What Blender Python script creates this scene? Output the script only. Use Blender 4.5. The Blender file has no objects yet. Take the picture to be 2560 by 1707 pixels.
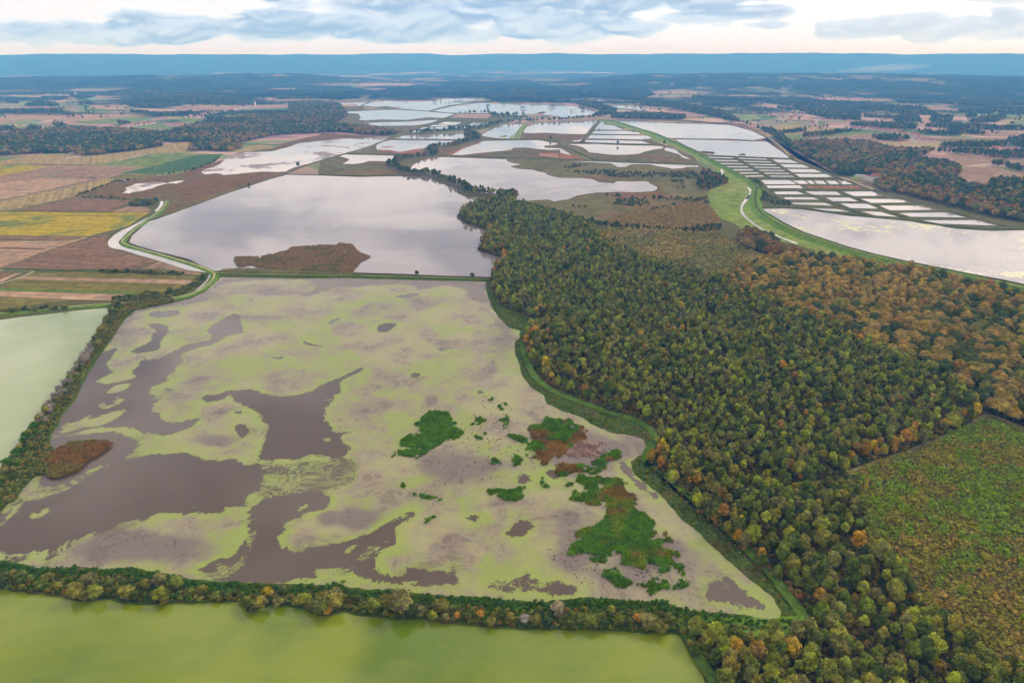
import bpy, math, random
import numpy as np
from mathutils import Vector, Euler

random.seed(7)
rng = np.random.default_rng(7)
SC = bpy.context.scene
COL = SC.collection

# ------------------------------------------------------------------ camera, sky, sun, exposure
CAM_H = 240.0                      # metres above the ponds
FPX = 1707.0                       # focal length in photo pixels (photo 2560 x 1707)
HORIZON = 150.0
PITCH = math.atan((853.5 - HORIZON) / FPX)
cam_data = bpy.data.cameras.new('camera')
cam_data.sensor_width = 36.0
cam_data.lens = 36.0 * FPX / 2560.0
cam_data.clip_start = 1.0
cam_data.clip_end = 90000.0
cam = bpy.data.objects.new('camera', cam_data)
cam.location = (0, 0, CAM_H)
cam.rotation_euler = (math.pi / 2 - PITCH, 0, 0)
COL.objects.link(cam)
SC.camera = cam

SUN_AZ, SUN_EL = math.radians(50), math.radians(36)
sun_data = bpy.data.lights.new('sun', 'SUN')
sun_data.energy = 1.5
sun_data.angle = math.radians(14)
sun_data.color = (1.0, 0.95, 0.88)
sun = bpy.data.objects.new('sun', sun_data)
sd = Vector((math.sin(SUN_AZ) * math.cos(SUN_EL), math.cos(SUN_AZ) * math.cos(SUN_EL), math.sin(SUN_EL)))
sun.rotation_euler = (-sd).to_track_quat('-Z', 'Y').to_euler()
sun.location = sd * 3000
COL.objects.link(sun)

SC.view_settings.view_transform = 'Standard'
SC.view_settings.look = 'None'
SC.view_settings.exposure = 0.44
SC.view_settings.gamma = 1.0
SC.view_settings.use_curve_mapping = False
SC.render.engine = 'CYCLES'
SC.cycles.use_denoising = True
SC.cycles.adaptive_threshold = 0.03
SC.cycles.max_bounces = 3
SC.cycles.diffuse_bounces = 2
SC.cycles.glossy_bounces = 2
SC.cycles.transmission_bounces = 2
SC.cycles.volume_bounces = 1
SC.cycles.transparent_max_bounces = 4
SC.cycles.caustics_reflective = False
SC.cycles.caustics_refractive = False


class NT:
    """small node-tree writer"""
    def __init__(s, tree):
        s.t = tree
    def n(s, typ, **kw):
        nd = s.t.nodes.new(typ)
        for k, v in kw.items():
            setattr(nd, k, v)
        return nd
    def put(s, sock, v):
        if v is None:
            return
        if isinstance(v, bpy.types.NodeSocket):
            s.t.links.new(v, sock)
        elif isinstance(v, (tuple, list)) and len(v) == 3 and sock.type == 'RGBA':
            sock.default_value = (*v, 1.0)
        else:
            sock.default_value = v
    def math(s, op, a, b=None, c=None, clamp=False):
        nd = s.n('ShaderNodeMath', operation=op)
        nd.use_clamp = clamp
        s.put(nd.inputs[0], a)
        s.put(nd.inputs[1], b)
        s.put(nd.inputs[2], c)
        return nd.outputs[0]
    def vmath(s, op, a, b=None):
        nd = s.n('ShaderNodeVectorMath', operation=op)
        s.put(nd.inputs[0], a)
        s.put(nd.inputs[1], b)
        return nd.outputs[0]
    def mix(s, f, a, b):
        nd = s.n('ShaderNodeMix', data_type='RGBA')
        nd.clamp_factor = True
        s.put(nd.inputs[0], f)
        s.put(nd.inputs[6], a)
        s.put(nd.inputs[7], b)
        return nd.outputs[2]
    def mul(s, a, b, f=1.0):
        nd = s.n('ShaderNodeMix', data_type='RGBA', blend_type='MULTIPLY')
        s.put(nd.inputs[0], f)
        s.put(nd.inputs[6], a)
        s.put(nd.inputs[7], b)
        return nd.outputs[2]
    def noise(s, vec, scale, detail=3.0, rough=0.55, dist=0.0, dims='3D'):
        nd = s.n('ShaderNodeTexNoise', noise_dimensions=dims)
        s.put(nd.inputs['Vector'], vec)
        nd.inputs['Scale'].default_value = scale
        nd.inputs['Detail'].default_value = detail
        nd.inputs['Roughness'].default_value = rough
        nd.inputs['Distortion'].default_value = dist
        return nd.outputs['Fac']
    def step(s, v, lo, hi, a=0.0, b=1.0):
        nd = s.n('ShaderNodeMapRange', interpolation_type='SMOOTHSTEP')
        s.put(nd.inputs[0], v)
        nd.inputs[1].default_value = lo
        nd.inputs[2].default_value = hi
        nd.inputs[3].default_value = a
        nd.inputs[4].default_value = b
        return nd.outputs[0]
    def ramp(s, f, stops, mode='LINEAR'):
        nd = s.n('ShaderNodeValToRGB')
        cr = nd.color_ramp
        cr.interpolation = mode
        while len(cr.elements) < len(stops):
            cr.elements.new(0.5)
        for e, (p, c) in zip(cr.elements, stops):
            e.position = p
            e.color = (*c, 1)
        s.put(nd.inputs[0], f)
        return nd.outputs[0]
    def comb(s, x, y, z=0.0):
        nd = s.n('ShaderNodeCombineXYZ')
        s.put(nd.inputs[0], x)
        s.put(nd.inputs[1], y)
        s.put(nd.inputs[2], z)
        return nd.outputs[0]
    def sep(s, v):
        nd = s.n('ShaderNodeSeparateXYZ')
        s.put(nd.inputs[0], v)
        return nd.outputs
    def attr(s, name, typ='GEOMETRY'):
        return s.n('ShaderNodeAttribute', attribute_name=name, attribute_type=typ)


def build_world():
    w = bpy.data.worlds.new('World')
    SC.world = w
    w.use_nodes = True
    w.node_tree.nodes.clear()
    k = NT(w.node_tree)
    sky = k.n('ShaderNodeTexSky', sky_type='NISHITA')
    sky.sun_disc = False
    sky.sun_elevation = SUN_EL
    sky.sun_rotation = SUN_AZ
    sky.altitude = 200
    sky.dust_density = 2.0
    d = k.n('ShaderNodeTexCoord').outputs['Generated']
    x, y, z = k.sep(d)
    azd = k.math('MULTIPLY', k.math('ARCTAN2', x, y), 57.2958)      # degrees, 0 straight ahead
    eld = k.math('MULTIPLY', k.math('ARCSINE', z), 57.2958)
    def fbm(sa, se, off, scale, detail, rough, dist, de=0.0):
        return k.noise(k.comb(k.math('MULTIPLY', azd, sa), k.math('MULTIPLY', k.math('ADD', eld, de), se), off), scale, detail, rough, dist)
    def puff(de):
        """billowing cumulus field: round cells broken up by turbulence"""
        n = fbm(.13, .30, 8.1, 1.5, 5.0, .50, .0, de)
        vo = k.n('ShaderNodeTexVoronoi', voronoi_dimensions='2D', feature='SMOOTH_F1')
        vo.inputs['Scale'].default_value = 1.0
        vo.inputs['Detail'].default_value = 3.0
        vo.inputs['Roughness'].default_value = .42
        vo.inputs['Smoothness'].default_value = .35
        wob = k.math('MULTIPLY', k.math('SUBTRACT', n, .5), 1.6)
        k.put(vo.inputs['Vector'], k.comb(k.math('ADD', k.math('MULTIPLY', azd, .20), wob), k.math('ADD', k.math('MULTIPLY', k.math('ADD', eld, de), .55), wob), 0.0))
        return k.math('ADD', k.math('MULTIPLY', n, .55), k.math('MULTIPLY', k.math('SUBTRACT', .82, vo.outputs['Distance']), .45))
    fine = puff(0.0)
    fine2 = puff(.34)
    big = fbm(.05, .20, 3.7, 1.0, 2.0, .5, 0.0)
    # cumulus banks standing over the plain: azimuth, elevation, half widths (degrees), weight
    bank = None
    for ca, ce, ra, re, wt in ((-29, 1.75, 14, .95, .80), (-17, 2.3, 14, 1.25, .85), (-7, 2.0, 9, .95, .80), (-3, 3.2, 12, 1.3, .9), (3.5, 2.55, 9, 1.35, .95), (7, 4.1, 12, 1.1, .9), (15.5, 3.1, 6.5, .75, .75), (18, 2.35, 4, .30, .45),
                               (22, 4.05, 3.2, .22, .55), (30.5, 2.1, 9, .95, .62), (-33.2, 3.75, 1.4, .30, .6), (-45, 2.2, 8, 1.2, .6), (48, 2.6, 9, 1.2, .55), (-10, 5.6, 22, 1.4, .7), (24, 6.2, 16, 1.2, .6), (36, 3.6, 8, .35, .4), (-9, 3.9, 10, 1.1, .75)):
        u = k.math('MULTIPLY', k.math('SUBTRACT', azd, ca), 1 / ra)
        v = k.math('MULTIPLY', k.math('SUBTRACT', eld, ce), 1 / re)
        q = k.math('MULTIPLY', k.math('SUBTRACT', 1.0, k.math('ADD', k.math('MULTIPLY', u, u), k.math('MULTIPLY', v, v))), wt)
        bank = q if bank is None else k.math('MAXIMUM', bank, q)
    bank = k.math('MAXIMUM', bank, -0.6)
    dens = k.math('ADD', k.math('MULTIPLY', bank, 1.15), k.math('ADD', k.math('MULTIPLY', k.math('SUBTRACT', fine, .37), 2.6), k.math('MULTIPLY', k.math('SUBTRACT', big, .5), .5)))
    cloud = k.step(dens, 0.0, 0.09)
    core = k.step(dens, 0.0, 0.45)
    lit = k.step(k.math('ADD', k.math('SUBTRACT', fine, fine2), k.math('MULTIPLY', k.math('SUBTRACT', big, .5), .25)), -0.13, 0.15)
    c_dark, c_mid, c_lit = (2.9, 4.1, 5.9), (5.3, 6.3, 7.6), (6.9, 7.5, 8.3)
    ccol = k.mix(core, c_lit, k.mix(lit, c_dark, c_mid))
    ccol = k.mix(k.step(azd, 8.0, 30.0, 0.0, 0.55), ccol, (6.2, 6.5, 7.2))
    # bright veil between the clouds
    veil = k.mix(k.step(eld, 0.0, 3.0), (7.3, 7.4, 8.8), (7.9, 7.8, 8.3))
    streak = fbm(.06, 1.1, 1.3, 1.2, 4.0, .6, 0.0)
    veil = k.mix(k.step(streak, 0.50, 0.72, 0.0, 0.40), veil, (6.5, 6.8, 7.6))
    base = k.mix(0.10, veil, sky.outputs[0])
    low = k.mix(cloud, base, ccol)
    # the broken overcast deck higher up
    deck = k.noise(k.vmath('MULTIPLY', d, (1.0, 1.0, 2.5)), 4.2, 6.0, 0.55, 0.5)
    deckc = k.mix(k.step(deck, 0.42, 0.58), (11.2, 10.5, 10.7), (4.6, 4.6, 5.4))
    deckc = k.mix(0.12, deckc, sky.outputs[0])
    out = k.mix(k.step(eld, 5.0, 10.0), low, deckc)
    # the sun's glow through the thin cloud around it
    dt = k.n('ShaderNodeVectorMath', operation='DOT_PRODUCT')
    k.put(dt.inputs[0], d)
    dt.inputs[1].default_value = tuple(sd)
    glow = k.math('POWER', k.math('MAXIMUM', dt.outputs['Value'], 0.0), 14.0)
    gl = k.mix(glow, (0.0, 0.0, 0.0), (16.0, 15.2, 14.2))
    ad = k.n('ShaderNodeMix', data_type='RGBA', blend_type='ADD')
    ad.inputs[0].default_value = 1.0
    k.put(ad.inputs[6], out)
    k.put(ad.inputs[7], k.mul(gl, k.mix(k.step(deck, .40, .62), (1.0, 1.0, 1.0), (.35, .35, .35))))
    bg = k.n('ShaderNodeBackground')
    bg.inputs[1].default_value = 0.1
    k.put(bg.inputs[0], ad.outputs[2])
    o = k.n('ShaderNodeOutputWorld')
    k.t.links.new(bg.outputs[0], o.inputs[0])
build_world()

# ------------------------------------------------------------------ map survey: photo points to ground metres
CROPS = {'A': (0, 0, .34014), 'B': (800, 0, .34014), 'C': (1600, 0, .40816), 'D': (0, 300, .34014), 'E': (800, 200, .2551),
         'F': (1400, 200, .2551), 'G': (1800, 300, .32313), 'H': (800, 400, .42517), 'I': (0, 680, .36611), 'J': (800, 680, .36611),
         'K': (0, 1134, .36565), 'L': (800, 1134, .36565), 'M': (1600, 1134, .40816), 'N': (1600, 600, .40816),
         'O': (0, 150, .20408), 'Q': (1900, 200, .28061), 'P': (0, 0, 1.0)}
_cp, _sp = math.cos(PITCH), math.sin(PITCH)


def survey(text):
    """'I 10,20 30,40 J 5,6' -> ground points in metres (N,2) on z=0"""
    pts, c = [], CROPS['P']
    for tok in text.split():
        if tok in CROPS:
            c = CROPS[tok]
            continue
        u, v = tok.split(',')
        pts.append((c[0] + float(u) * c[2], c[1] + float(v) * c[2]))
    p = np.array(pts)
    a = (p[:, 0] - 1280.0) / FPX
    b = (p[:, 1] - 853.5) / FPX
    dn = _sp + b * _cp
    t = CAM_H / np.maximum(dn, 1e-3)
    return np.stack([a * t, (_cp - b * _sp) * t], 1)


def inside(poly, pts):
    x, y = pts[:, 0], pts[:, 1]
    r = np.zeros(len(pts), bool)
    n = len(poly)
    for i in range(n):
        x0, y0 = poly[i]
        x1, y1 = poly[(i + 1) % n]
        if y0 == y1:
            continue
        c = ((y0 > y) != (y1 > y)) & (x < (x1 - x0) * (y - y0) / (y1 - y0) + x0)
        r ^= c
    return r


def edge_dist(poly, pts, closed=True):
    best = np.full(len(pts), 1e18)
    n = len(poly)
    for i in range(n if closed else n - 1):
        a = poly[i]
        d = poly[(i + 1) % n] - a
        L = max(float(d @ d), 1e-9)
        t = np.clip(((pts - a) @ d) / L, 0, 1)
        q = pts - (a + t[:, None] * d)
        best = np.minimum(best, q[:, 0] ** 2 + q[:, 1] ** 2)
    return np.sqrt(best)


def area(poly):
    x, y = poly[:, 0], poly[:, 1]
    return 0.5 * float(np.sum(x * np.roll(y, -1) - np.roll(x, -1) * y))


def dense(line, seg, closed):
    out = []
    n = len(line)
    for i in range(n if closed else n - 1):
        a, b = line[i], line[(i + 1) % n]
        m = max(1, int(math.ceil(np.linalg.norm(b - a) / seg)))
        for j in range(m):
            out.append(a + (b - a) * j / m)
    if not closed:
        out.append(line[-1])
    return np.array(out)


def smooth(line, closed, it=2):
    for _ in range(it):
        n = len(line)
        out = [] if closed else [line[0]]
        for i in range(n if closed else n - 1):
            a, b = line[i], line[(i + 1) % n]
            out += [a * .75 + b * .25, a * .25 + b * .75]
        if not closed:
            out.append(line[-1])
        line = np.array(out)
    return line


def ragged(poly, amp, seg):
    """natural shoreline: subdivide and push points in and out"""
    p = dense(poly, seg, True)
    n = len(p)
    t = np.roll(p, -1, 0) - np.roll(p, 1, 0)
    t /= np.maximum(np.linalg.norm(t, axis=1, keepdims=True), 1e-6)
    nm = np.stack([t[:, 1], -t[:, 0]], 1)
    o = np.zeros(n)
    for w, f in ((0.5, 9), (0.3, 4), (0.3, 1)):
        m = max(3, n // f)
        r = rng.uniform(-1, 1, m)
        o += w * np.interp(np.arange(n) * m / n, np.arange(m + 1), np.append(r, r[0]))
    return p + nm * (o * amp)[:, None]


def pnoise(pts, scale, seed=0, octaves=3):
    """cheap value noise in numpy, 0..1"""
    out = np.zeros(len(pts))
    tot, amp = 0.0, 1.0
    for o in range(octaves):
        q = pts / scale + 37.1 * o + seed * 11.3
        i = np.floor(q).astype(np.int64)
        f = q - i
        f = f * f * (3 - 2 * f)
        def hsh(a, b):
            h = (a * 374761393 + b * 668265263 + (seed + o) * 2246822519) & 0xffffffff
            h = ((h ^ (h >> 13)) * 1274126177) & 0xffffffff
            return ((h ^ (h >> 16)) & 0xffff) / 65535.0
        a, b = i[:, 0], i[:, 1]
        v = (hsh(a, b) * (1 - f[:, 0]) + hsh(a + 1, b) * f[:, 0]) * (1 - f[:, 1]) + \
            (hsh(a, b + 1) * (1 - f[:, 0]) + hsh(a + 1, b + 1) * f[:, 0]) * f[:, 1]
        out += amp * v
        tot += amp
        amp *= .5
        scale *= .5
    return out / tot


# ------------------------------------------------------------------ object helpers
def tag(o, label=None, cat=None, group=None, kind=None):
    if label:
        o['label'] = label
    if cat:
        o['category'] = cat
    if group:
        o['group'] = group
    if kind:
        o['kind'] = kind
    return o


def link(name, mesh, parent=None, mat=None):
    o = bpy.data.objects.new(name, mesh)
    COL.objects.link(o)
    if parent is not None:
        o.parent = parent
    if mat is not None and mesh is not None and not mesh.materials:
        mesh.materials.append(mat)
    return o


def mesh_of(name, v, f, mat=None, shade=False):
    me = bpy.data.meshes.new(name)
    me.from_pydata([tuple(p) for p in v], [], [tuple(int(i) for i in q) for q in f])
    if mat:
        me.materials.append(mat)
    if shade:
        me.polygons.foreach_set('use_smooth', [True] * len(me.polygons))
    me.update()
    return me


def empty(name, loc, rz=0.0):
    o = bpy.data.objects.new(name, None)
    o.empty_display_size = 1
    o.location = loc
    o.rotation_euler = (0, 0, rz)
    COL.objects.link(o)
    return o


def sheet(name, poly, z, mat, label, cat, kind='structure', group=None):
    if area(poly) < 0:
        poly = poly[::-1]
    v = [(p[0], p[1], z) for p in poly]
    me = mesh_of(name, v, [range(len(v))], mat)
    return tag(link(name, me), label, cat, group, kind)


def ribbon_mesh(name, line, prof, mat, closed=False, wfun=None):
    """sweep a cross-section [(offset, z), ...] along a ground line"""
    n = len(line)
    if closed:
        t = np.roll(line, -1, 0) - np.roll(line, 1, 0)
    else:
        t = np.gradient(line, axis=0)
    t /= np.maximum(np.linalg.norm(t, axis=1, keepdims=True), 1e-6)
    nm = np.stack([t[:, 1], -t[:, 0]], 1)
    k = len(prof)
    v, f = [], []
    for i in range(n):
        w = 1.0 if wfun is None else wfun(i)
        for o, z in prof:
            q = line[i] + nm[i] * o * w
            v.append((q[0], q[1], z))
    for i in range(n if closed else n - 1):
        j = (i + 1) % n
        for m in range(k - 1):
            f.append((i * k + m, i * k + m + 1, j * k + m + 1, j * k + m))
    return mesh_of(name, v, f, mat)


# ------------------------------------------------------------------ materials
MAT = {}


def material(name):
    m = bpy.data.materials.new(name)
    m.use_nodes = True
    m.node_tree.nodes.clear()
    k = NT(m.node_tree)
    b = k.n('ShaderNodeBsdfPrincipled')
    o = k.n('ShaderNodeOutputMaterial')
    k.t.links.new(b.outputs[0], o.inputs[0])
    MAT[name] = m
    return m, k, b


def pos(k):
    return k.n('ShaderNodeNewGeometry').outputs['Position']


def bump(k, b, h, strength, dist):
    nd = k.n('ShaderNodeBump')
    nd.inputs['Strength'].default_value = strength
    nd.inputs['Distance'].default_value = dist
    k.put(nd.inputs['Height'], h)
    k.put(b.inputs['Normal'], nd.outputs[0])


def mat_soil(name, c0, c1, s1=0.03, s2=0.35, row=None, rowdir=0.0, amp=0.5, c2=None):
    """field or grass: two-tone blotches, fine mottling, optional tractor rows"""
    m, k, b = material(name)
    p = pos(k)
    a = k.noise(p, s1, 4.0, 0.6, 0.4)
    f = k.noise(p, s2, 3.0, 0.7)
    t = k.math('ADD', k.math('MULTIPLY', a, 0.75), k.math('MULTIPLY', f, 0.25))
    col = k.mix(k.step(t, 0.36, 0.64), c0, c1)
    if c2 is not None:
        a2 = k.noise(k.vmath('ADD', p, (311.0, 97.0, 5.0)), s1 * 0.7, 5.0, 0.65, 0.6)
        col = k.mix(k.step(a2, 0.50, 0.64), col, c2)
    if row:
        x, y, z = k.sep(p)
        u = k.math('ADD', k.math('MULTIPLY', x, math.cos(rowdir)), k.math('MULTIPLY', y, math.sin(rowdir)))
        r = k.noise(k.comb(k.math('MULTIPLY', u, 1.0 / row), 0.0, 0.0), 1.0, 2.0, 0.7)
        col = k.mul(col, k.mix(k.step(r, .3, .7), (1 - amp * .55,) * 3, (1 + amp * .55,) * 3))
        r2 = k.noise(k.comb(k.math('MULTIPLY', u, 4.5 / row), 0.0, 0.0), 1.0, 2.0, 0.7)
        col = k.mul(col, k.mix(k.step(r2, .35, .65), (1 - amp * .3,) * 3, (1 + amp * .3,) * 3))
    md = k.noise(p, s1 * 5, 4.0, 0.65, 0.5)
    col = k.mul(col, k.mix(k.step(md, .32, .68), (0.74,) * 3, (1.24,) * 3))
    col = k.mul(col, k.mix(f, (0.72,) * 3, (1.28,) * 3))
    k.put(b.inputs['Base Color'], col)
    b.inputs['Roughness'].default_value = 0.9
    b.inputs['Specular IOR Level'].default_value = 0.02
    bump(k, b, f, 0.5, 0.6)
    return m


mat_soil('ploughed_mauve', (0.2600, 0.1668, 0.1008), (0.2134, 0.1319, 0.0795), .012, .15, row=9, rowdir=.1)
mat_soil('ploughed_pale', (0.3414, 0.2212, 0.1296), (0.2832, 0.1785, 0.1037), .012, .15, row=8, rowdir=1.45)
mat_soil('ploughed_dark', (0.1552, 0.0892, 0.0490), (0.1940, 0.1125, 0.0605), .02, .15, row=6, rowdir=1.4)
mat_soil('crop_yellow', (0.3337, 0.2328, 0.0115), (0.2794, 0.2250, 0.0173), .016, .2, row=16, rowdir=1.5, c2=(0.1474, 0.1630, 0.0288))
mat_soil('crop_green', (0.1164, 0.1552, 0.0403), (0.1552, 0.1824, 0.0403), .01, .15, row=7, rowdir=.3)
mat_soil('crop_deep_green', (0.0504, 0.0970, 0.0288), (0.0660, 0.1125, 0.0288), .012, .15, row=7, rowdir=.3)
mat_soil('stubble_olive', (0.1630, 0.1280, 0.0288), (0.1280, 0.1125, 0.0230), .02, .2, row=5, rowdir=1.5)
mat_soil('stubble_tan', (0.2949, 0.2095, 0.0749), (0.2483, 0.1862, 0.0749), .014, .2, row=7, rowdir=.5)
mat_soil('grass_lush', (0.0892, 0.1668, 0.0144), (0.1203, 0.1940, 0.0230), .02, .4, row=5, rowdir=-.9, amp=.35)
mat_soil('grass_meadow', (0.1668, 0.2134, 0.0374), (0.1280, 0.1824, 0.0259), .012, .3, c2=(0.1940, 0.2095, 0.0518))
mat_soil('grass_bank', (0.0427, 0.0737, 0.0104), (0.0660, 0.0931, 0.0144), .05, .6, c2=(0.0854, 0.0698, 0.0202))
mat_soil('grass_path', (0.0582, 0.1164, 0.0115), (0.0776, 0.1280, 0.0173), .05, .6, row=1.6, rowdir=.8)
mat_soil('dyke_olive', (0.1164, 0.1009, 0.0374), (0.0776, 0.0815, 0.0230), .03, .4)
mat_soil('track_pale', (0.3492, 0.3104, 0.1786), (0.2794, 0.2406, 0.1267), .05, .6)
mat_soil('track_earth', (0.1862, 0.1474, 0.0576), (0.1319, 0.1164, 0.0346), .06, .6)
mat_soil('marsh_olive', (0.1358, 0.1125, 0.0374), (0.1009, 0.0892, 0.0288), .008, .09, c2=(0.1474, 0.0815, 0.0317))
mat_soil('marsh_brown', (0.1552, 0.0815, 0.0317), (0.1280, 0.0737, 0.0259), .012, .12, c2=(0.1164, 0.0970, 0.0317))
mat_soil('reed_brown', (0.1280, 0.0582, 0.0144), (0.0931, 0.0504, 0.0144), .03, .35, c2=(0.0737, 0.0660, 0.0144))
mat_soil('mud_red', (0.2638, 0.0970, 0.0432), (0.2095, 0.0892, 0.0461), .01, .1, c2=(0.3492, 0.2328, 0.1382))
mat_soil('mud_mauve', (0.3259, 0.2328, 0.1555), (0.2561, 0.1785, 0.1210), .01, .1)
mat_soil('mud_bank', (0.0543, 0.0388, 0.0161), (0.0854, 0.0582, 0.0230), .05, .5)
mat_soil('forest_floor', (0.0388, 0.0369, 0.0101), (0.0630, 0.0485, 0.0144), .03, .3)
mat_soil('scrub_floor', (0.0727, 0.0679, 0.0158), (0.1018, 0.0727, 0.0180), .03, .3)


def mat_ground():
    """open country: strip fields that turn from parish to parish; woods where the 'wood' attribute is set"""
    m, k, b = material('country')
    p = pos(k)
    x, y, z = k.sep(p)
    warp = k.noise(p, 0.0009, 2.0)
    vb = k.n('ShaderNodeTexVoronoi', voronoi_dimensions='2D')
    vb.inputs['Scale'].default_value = 1 / 820.0
    k.put(vb.inputs['Vector'], p)
    r, g, bl = k.sep(vb.outputs['Color'])
    ang = k.math('ADD', k.math('MULTIPLY', r, 2.4), k.math('MULTIPLY', warp, 0.5))
    ca, sa = k.math('COSINE', ang), k.math('SINE', ang)
    u = k.math('ADD', k.math('MULTIPLY', x, ca), k.math('MULTIPLY', y, sa))
    v = k.math('SUBTRACT', k.math('MULTIPLY', y, ca), k.math('MULTIPLY', x, sa))
    wn = k.n('ShaderNodeTexWhiteNoise', noise_dimensions='3D')
    k.put(wn.inputs['Vector'], k.comb(k.math('FLOOR', k.math('MULTIPLY', u, 1 / 75.0)), k.math('FLOOR', k.math('MULTIPLY', v, 1 / 420.0)), g))
    fields = k.ramp(wn.outputs['Value'], [(0.0, (.30, .185, .155)), (.22, (.36, .22, .175)), (.40, (.235, .145, .12)), (.52, (.42, .29, .22)),
                                         (.64, (.15, .20, .085)), (.76, (.20, .225, .09)), (.86, (.30, .24, .10)), (.93, (.095, .14, .05))], 'CONSTANT')
    fn = k.noise(p, 0.02, 4.0, 0.65)
    fields = k.mul(fields, k.mix(fn, (.75,) * 3, (1.25,) * 3))
    hedge = k.noise(p, 0.0042, 5.0, 0.7, 0.8)
    fields = k.mix(k.step(hedge, 0.585, 0.615), fields, (.042, .06, .028))
    wood = k.attr('wood').outputs['Fac']
    wn2 = k.noise(p, 0.012, 6.0, 0.75)
    wn3 = k.noise(k.vmath('MULTIPLY', p, (1.0, .45, 0.0)), 0.0032, 5.0, 0.7, 0.5)
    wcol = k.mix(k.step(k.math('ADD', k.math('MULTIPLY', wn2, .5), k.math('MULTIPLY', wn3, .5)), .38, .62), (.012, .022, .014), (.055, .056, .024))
    clearing = k.noise(k.comb(k.math('MULTIPLY', x, 0.0016), k.math('MULTIPLY', y, 0.0008), 0.0), 1.0, 3.0, 0.6)
    ln = k.n('ShaderNodeVectorMath', operation='LENGTH')
    k.put(ln.inputs[0], p)
    clearing = k.math('SUBTRACT', clearing, k.step(ln.outputs['Value'], 9000.0, 11500.0, 0.0, 0.3))
    wcol = k.mix(k.step(k.math('ADD', clearing, k.math('MULTIPLY', k.math('SUBTRACT', wn2, .5), .25)), 0.60, 0.63), wcol, k.mix(k.step(wn3, .45, .55), (.20, .155, .10), (.11, .13, .055)))
    near = k.attr('near').outputs['Fac']
    col = k.mix(wood, fields, wcol)
    col = k.mix(near, col, k.mix(fn, (.085, .085, .03), (.12, .10, .04)))
    k.put(b.inputs['Base Color'], col)
    b.inputs['Roughness'].default_value = 0.95
    b.inputs['Specular IOR Level'].default_value = 0.0
    bump(k, b, wn2, 0.6, 8.0)
mat_ground()


def mat_water(name, c0, c1, rough=0.06, scale=0.01, refl=1.45, streaks=0.5, patches=None):
    m, k, b = material(name)
    p = pos(k)
    a = k.noise(p, scale, 3.0, 0.5, 0.6)
    sc_ = k.noise(k.vmath('MULTIPLY', p, (1.0, 2.4, 1.0)), scale * 6, 5.0, 0.65, 0.8)
    col = k.mix(k.step(k.math('ADD', k.math('MULTIPLY', a, .8), k.math('MULTIPLY', sc_, .2)), 0.38, 0.62), c0, c1)
    k.put(b.inputs['Base Color'], col)
    # wind lanes: patches of slightly rougher water
    x, y, z = k.sep(p)
    lane = k.noise(k.comb(k.math('MULTIPLY', x, 0.006), k.math('MULTIPLY', y, 0.014), 0.0), 1.0, 3.0, 0.6, 0.8)
    k.put(b.inputs['Roughness'], k.step(lane, 0.4, 0.62, rough, rough + 0.10 * streaks))
    b.inputs['IOR'].default_value = refl
    rip = k.noise(p, 0.9, 2.0, 0.6)
    bump(k, b, rip, 0.012, 0.03)
    if patches:
        # floating weed: ragged flecks gathered in drifts
        pc, drift, lo = patches
        g1 = k.noise(p, drift, 3.0, 0.6, 0.5)
        g2 = k.noise(p, drift * 9, 5.0, 0.7, 0.4)
        mk = k.step(k.math('ADD', k.math('MULTIPLY', g1, 0.6), k.math('MULTIPLY', g2, 0.4)), lo, lo + 0.012)
        k.put(b.inputs['Base Color'], k.mix(mk, col, pc))
        k.put(b.inputs['Roughness'], k.step(mk, 0, 1, rough, .55))
    return m


mat_water('water_silt', (.205, .168, .155), (.165, .136, .128), 0.02, 0.01, 1.58)
mat_water('water_pale', (.36, .30, .255), (.27, .225, .195), 0.02, 0.012, 1.5)
mat_water('water_far', (.30, .27, .26), (.27, .245, .245))
mat_water('water_green', (.178, .212, .010), (.088, .140, .001), 0.03, 0.009, 1.40)  # wide tone contrast paints soft cloud reflections into the colour, with fine scum streaks
mat_water('water_green_pale', (.265, .300, .125), (.200, .255, .082), 0.03, 0.007, 1.50)
mat_water('water_right', (.195, .16, .148), (.155, .128, .12), 0.015, 0.01, 1.6, patches=((.42, .39, .20), .012, .575))
mat_water('water_marsh', (.40, .33, .285), (.33, .27, .235), patches=((.17, .115, .095), .007, .535))
mat_water('water_canal', (.40, .36, .31), (.32, .285, .245), 0.03, 0.03, 1.5)


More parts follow.
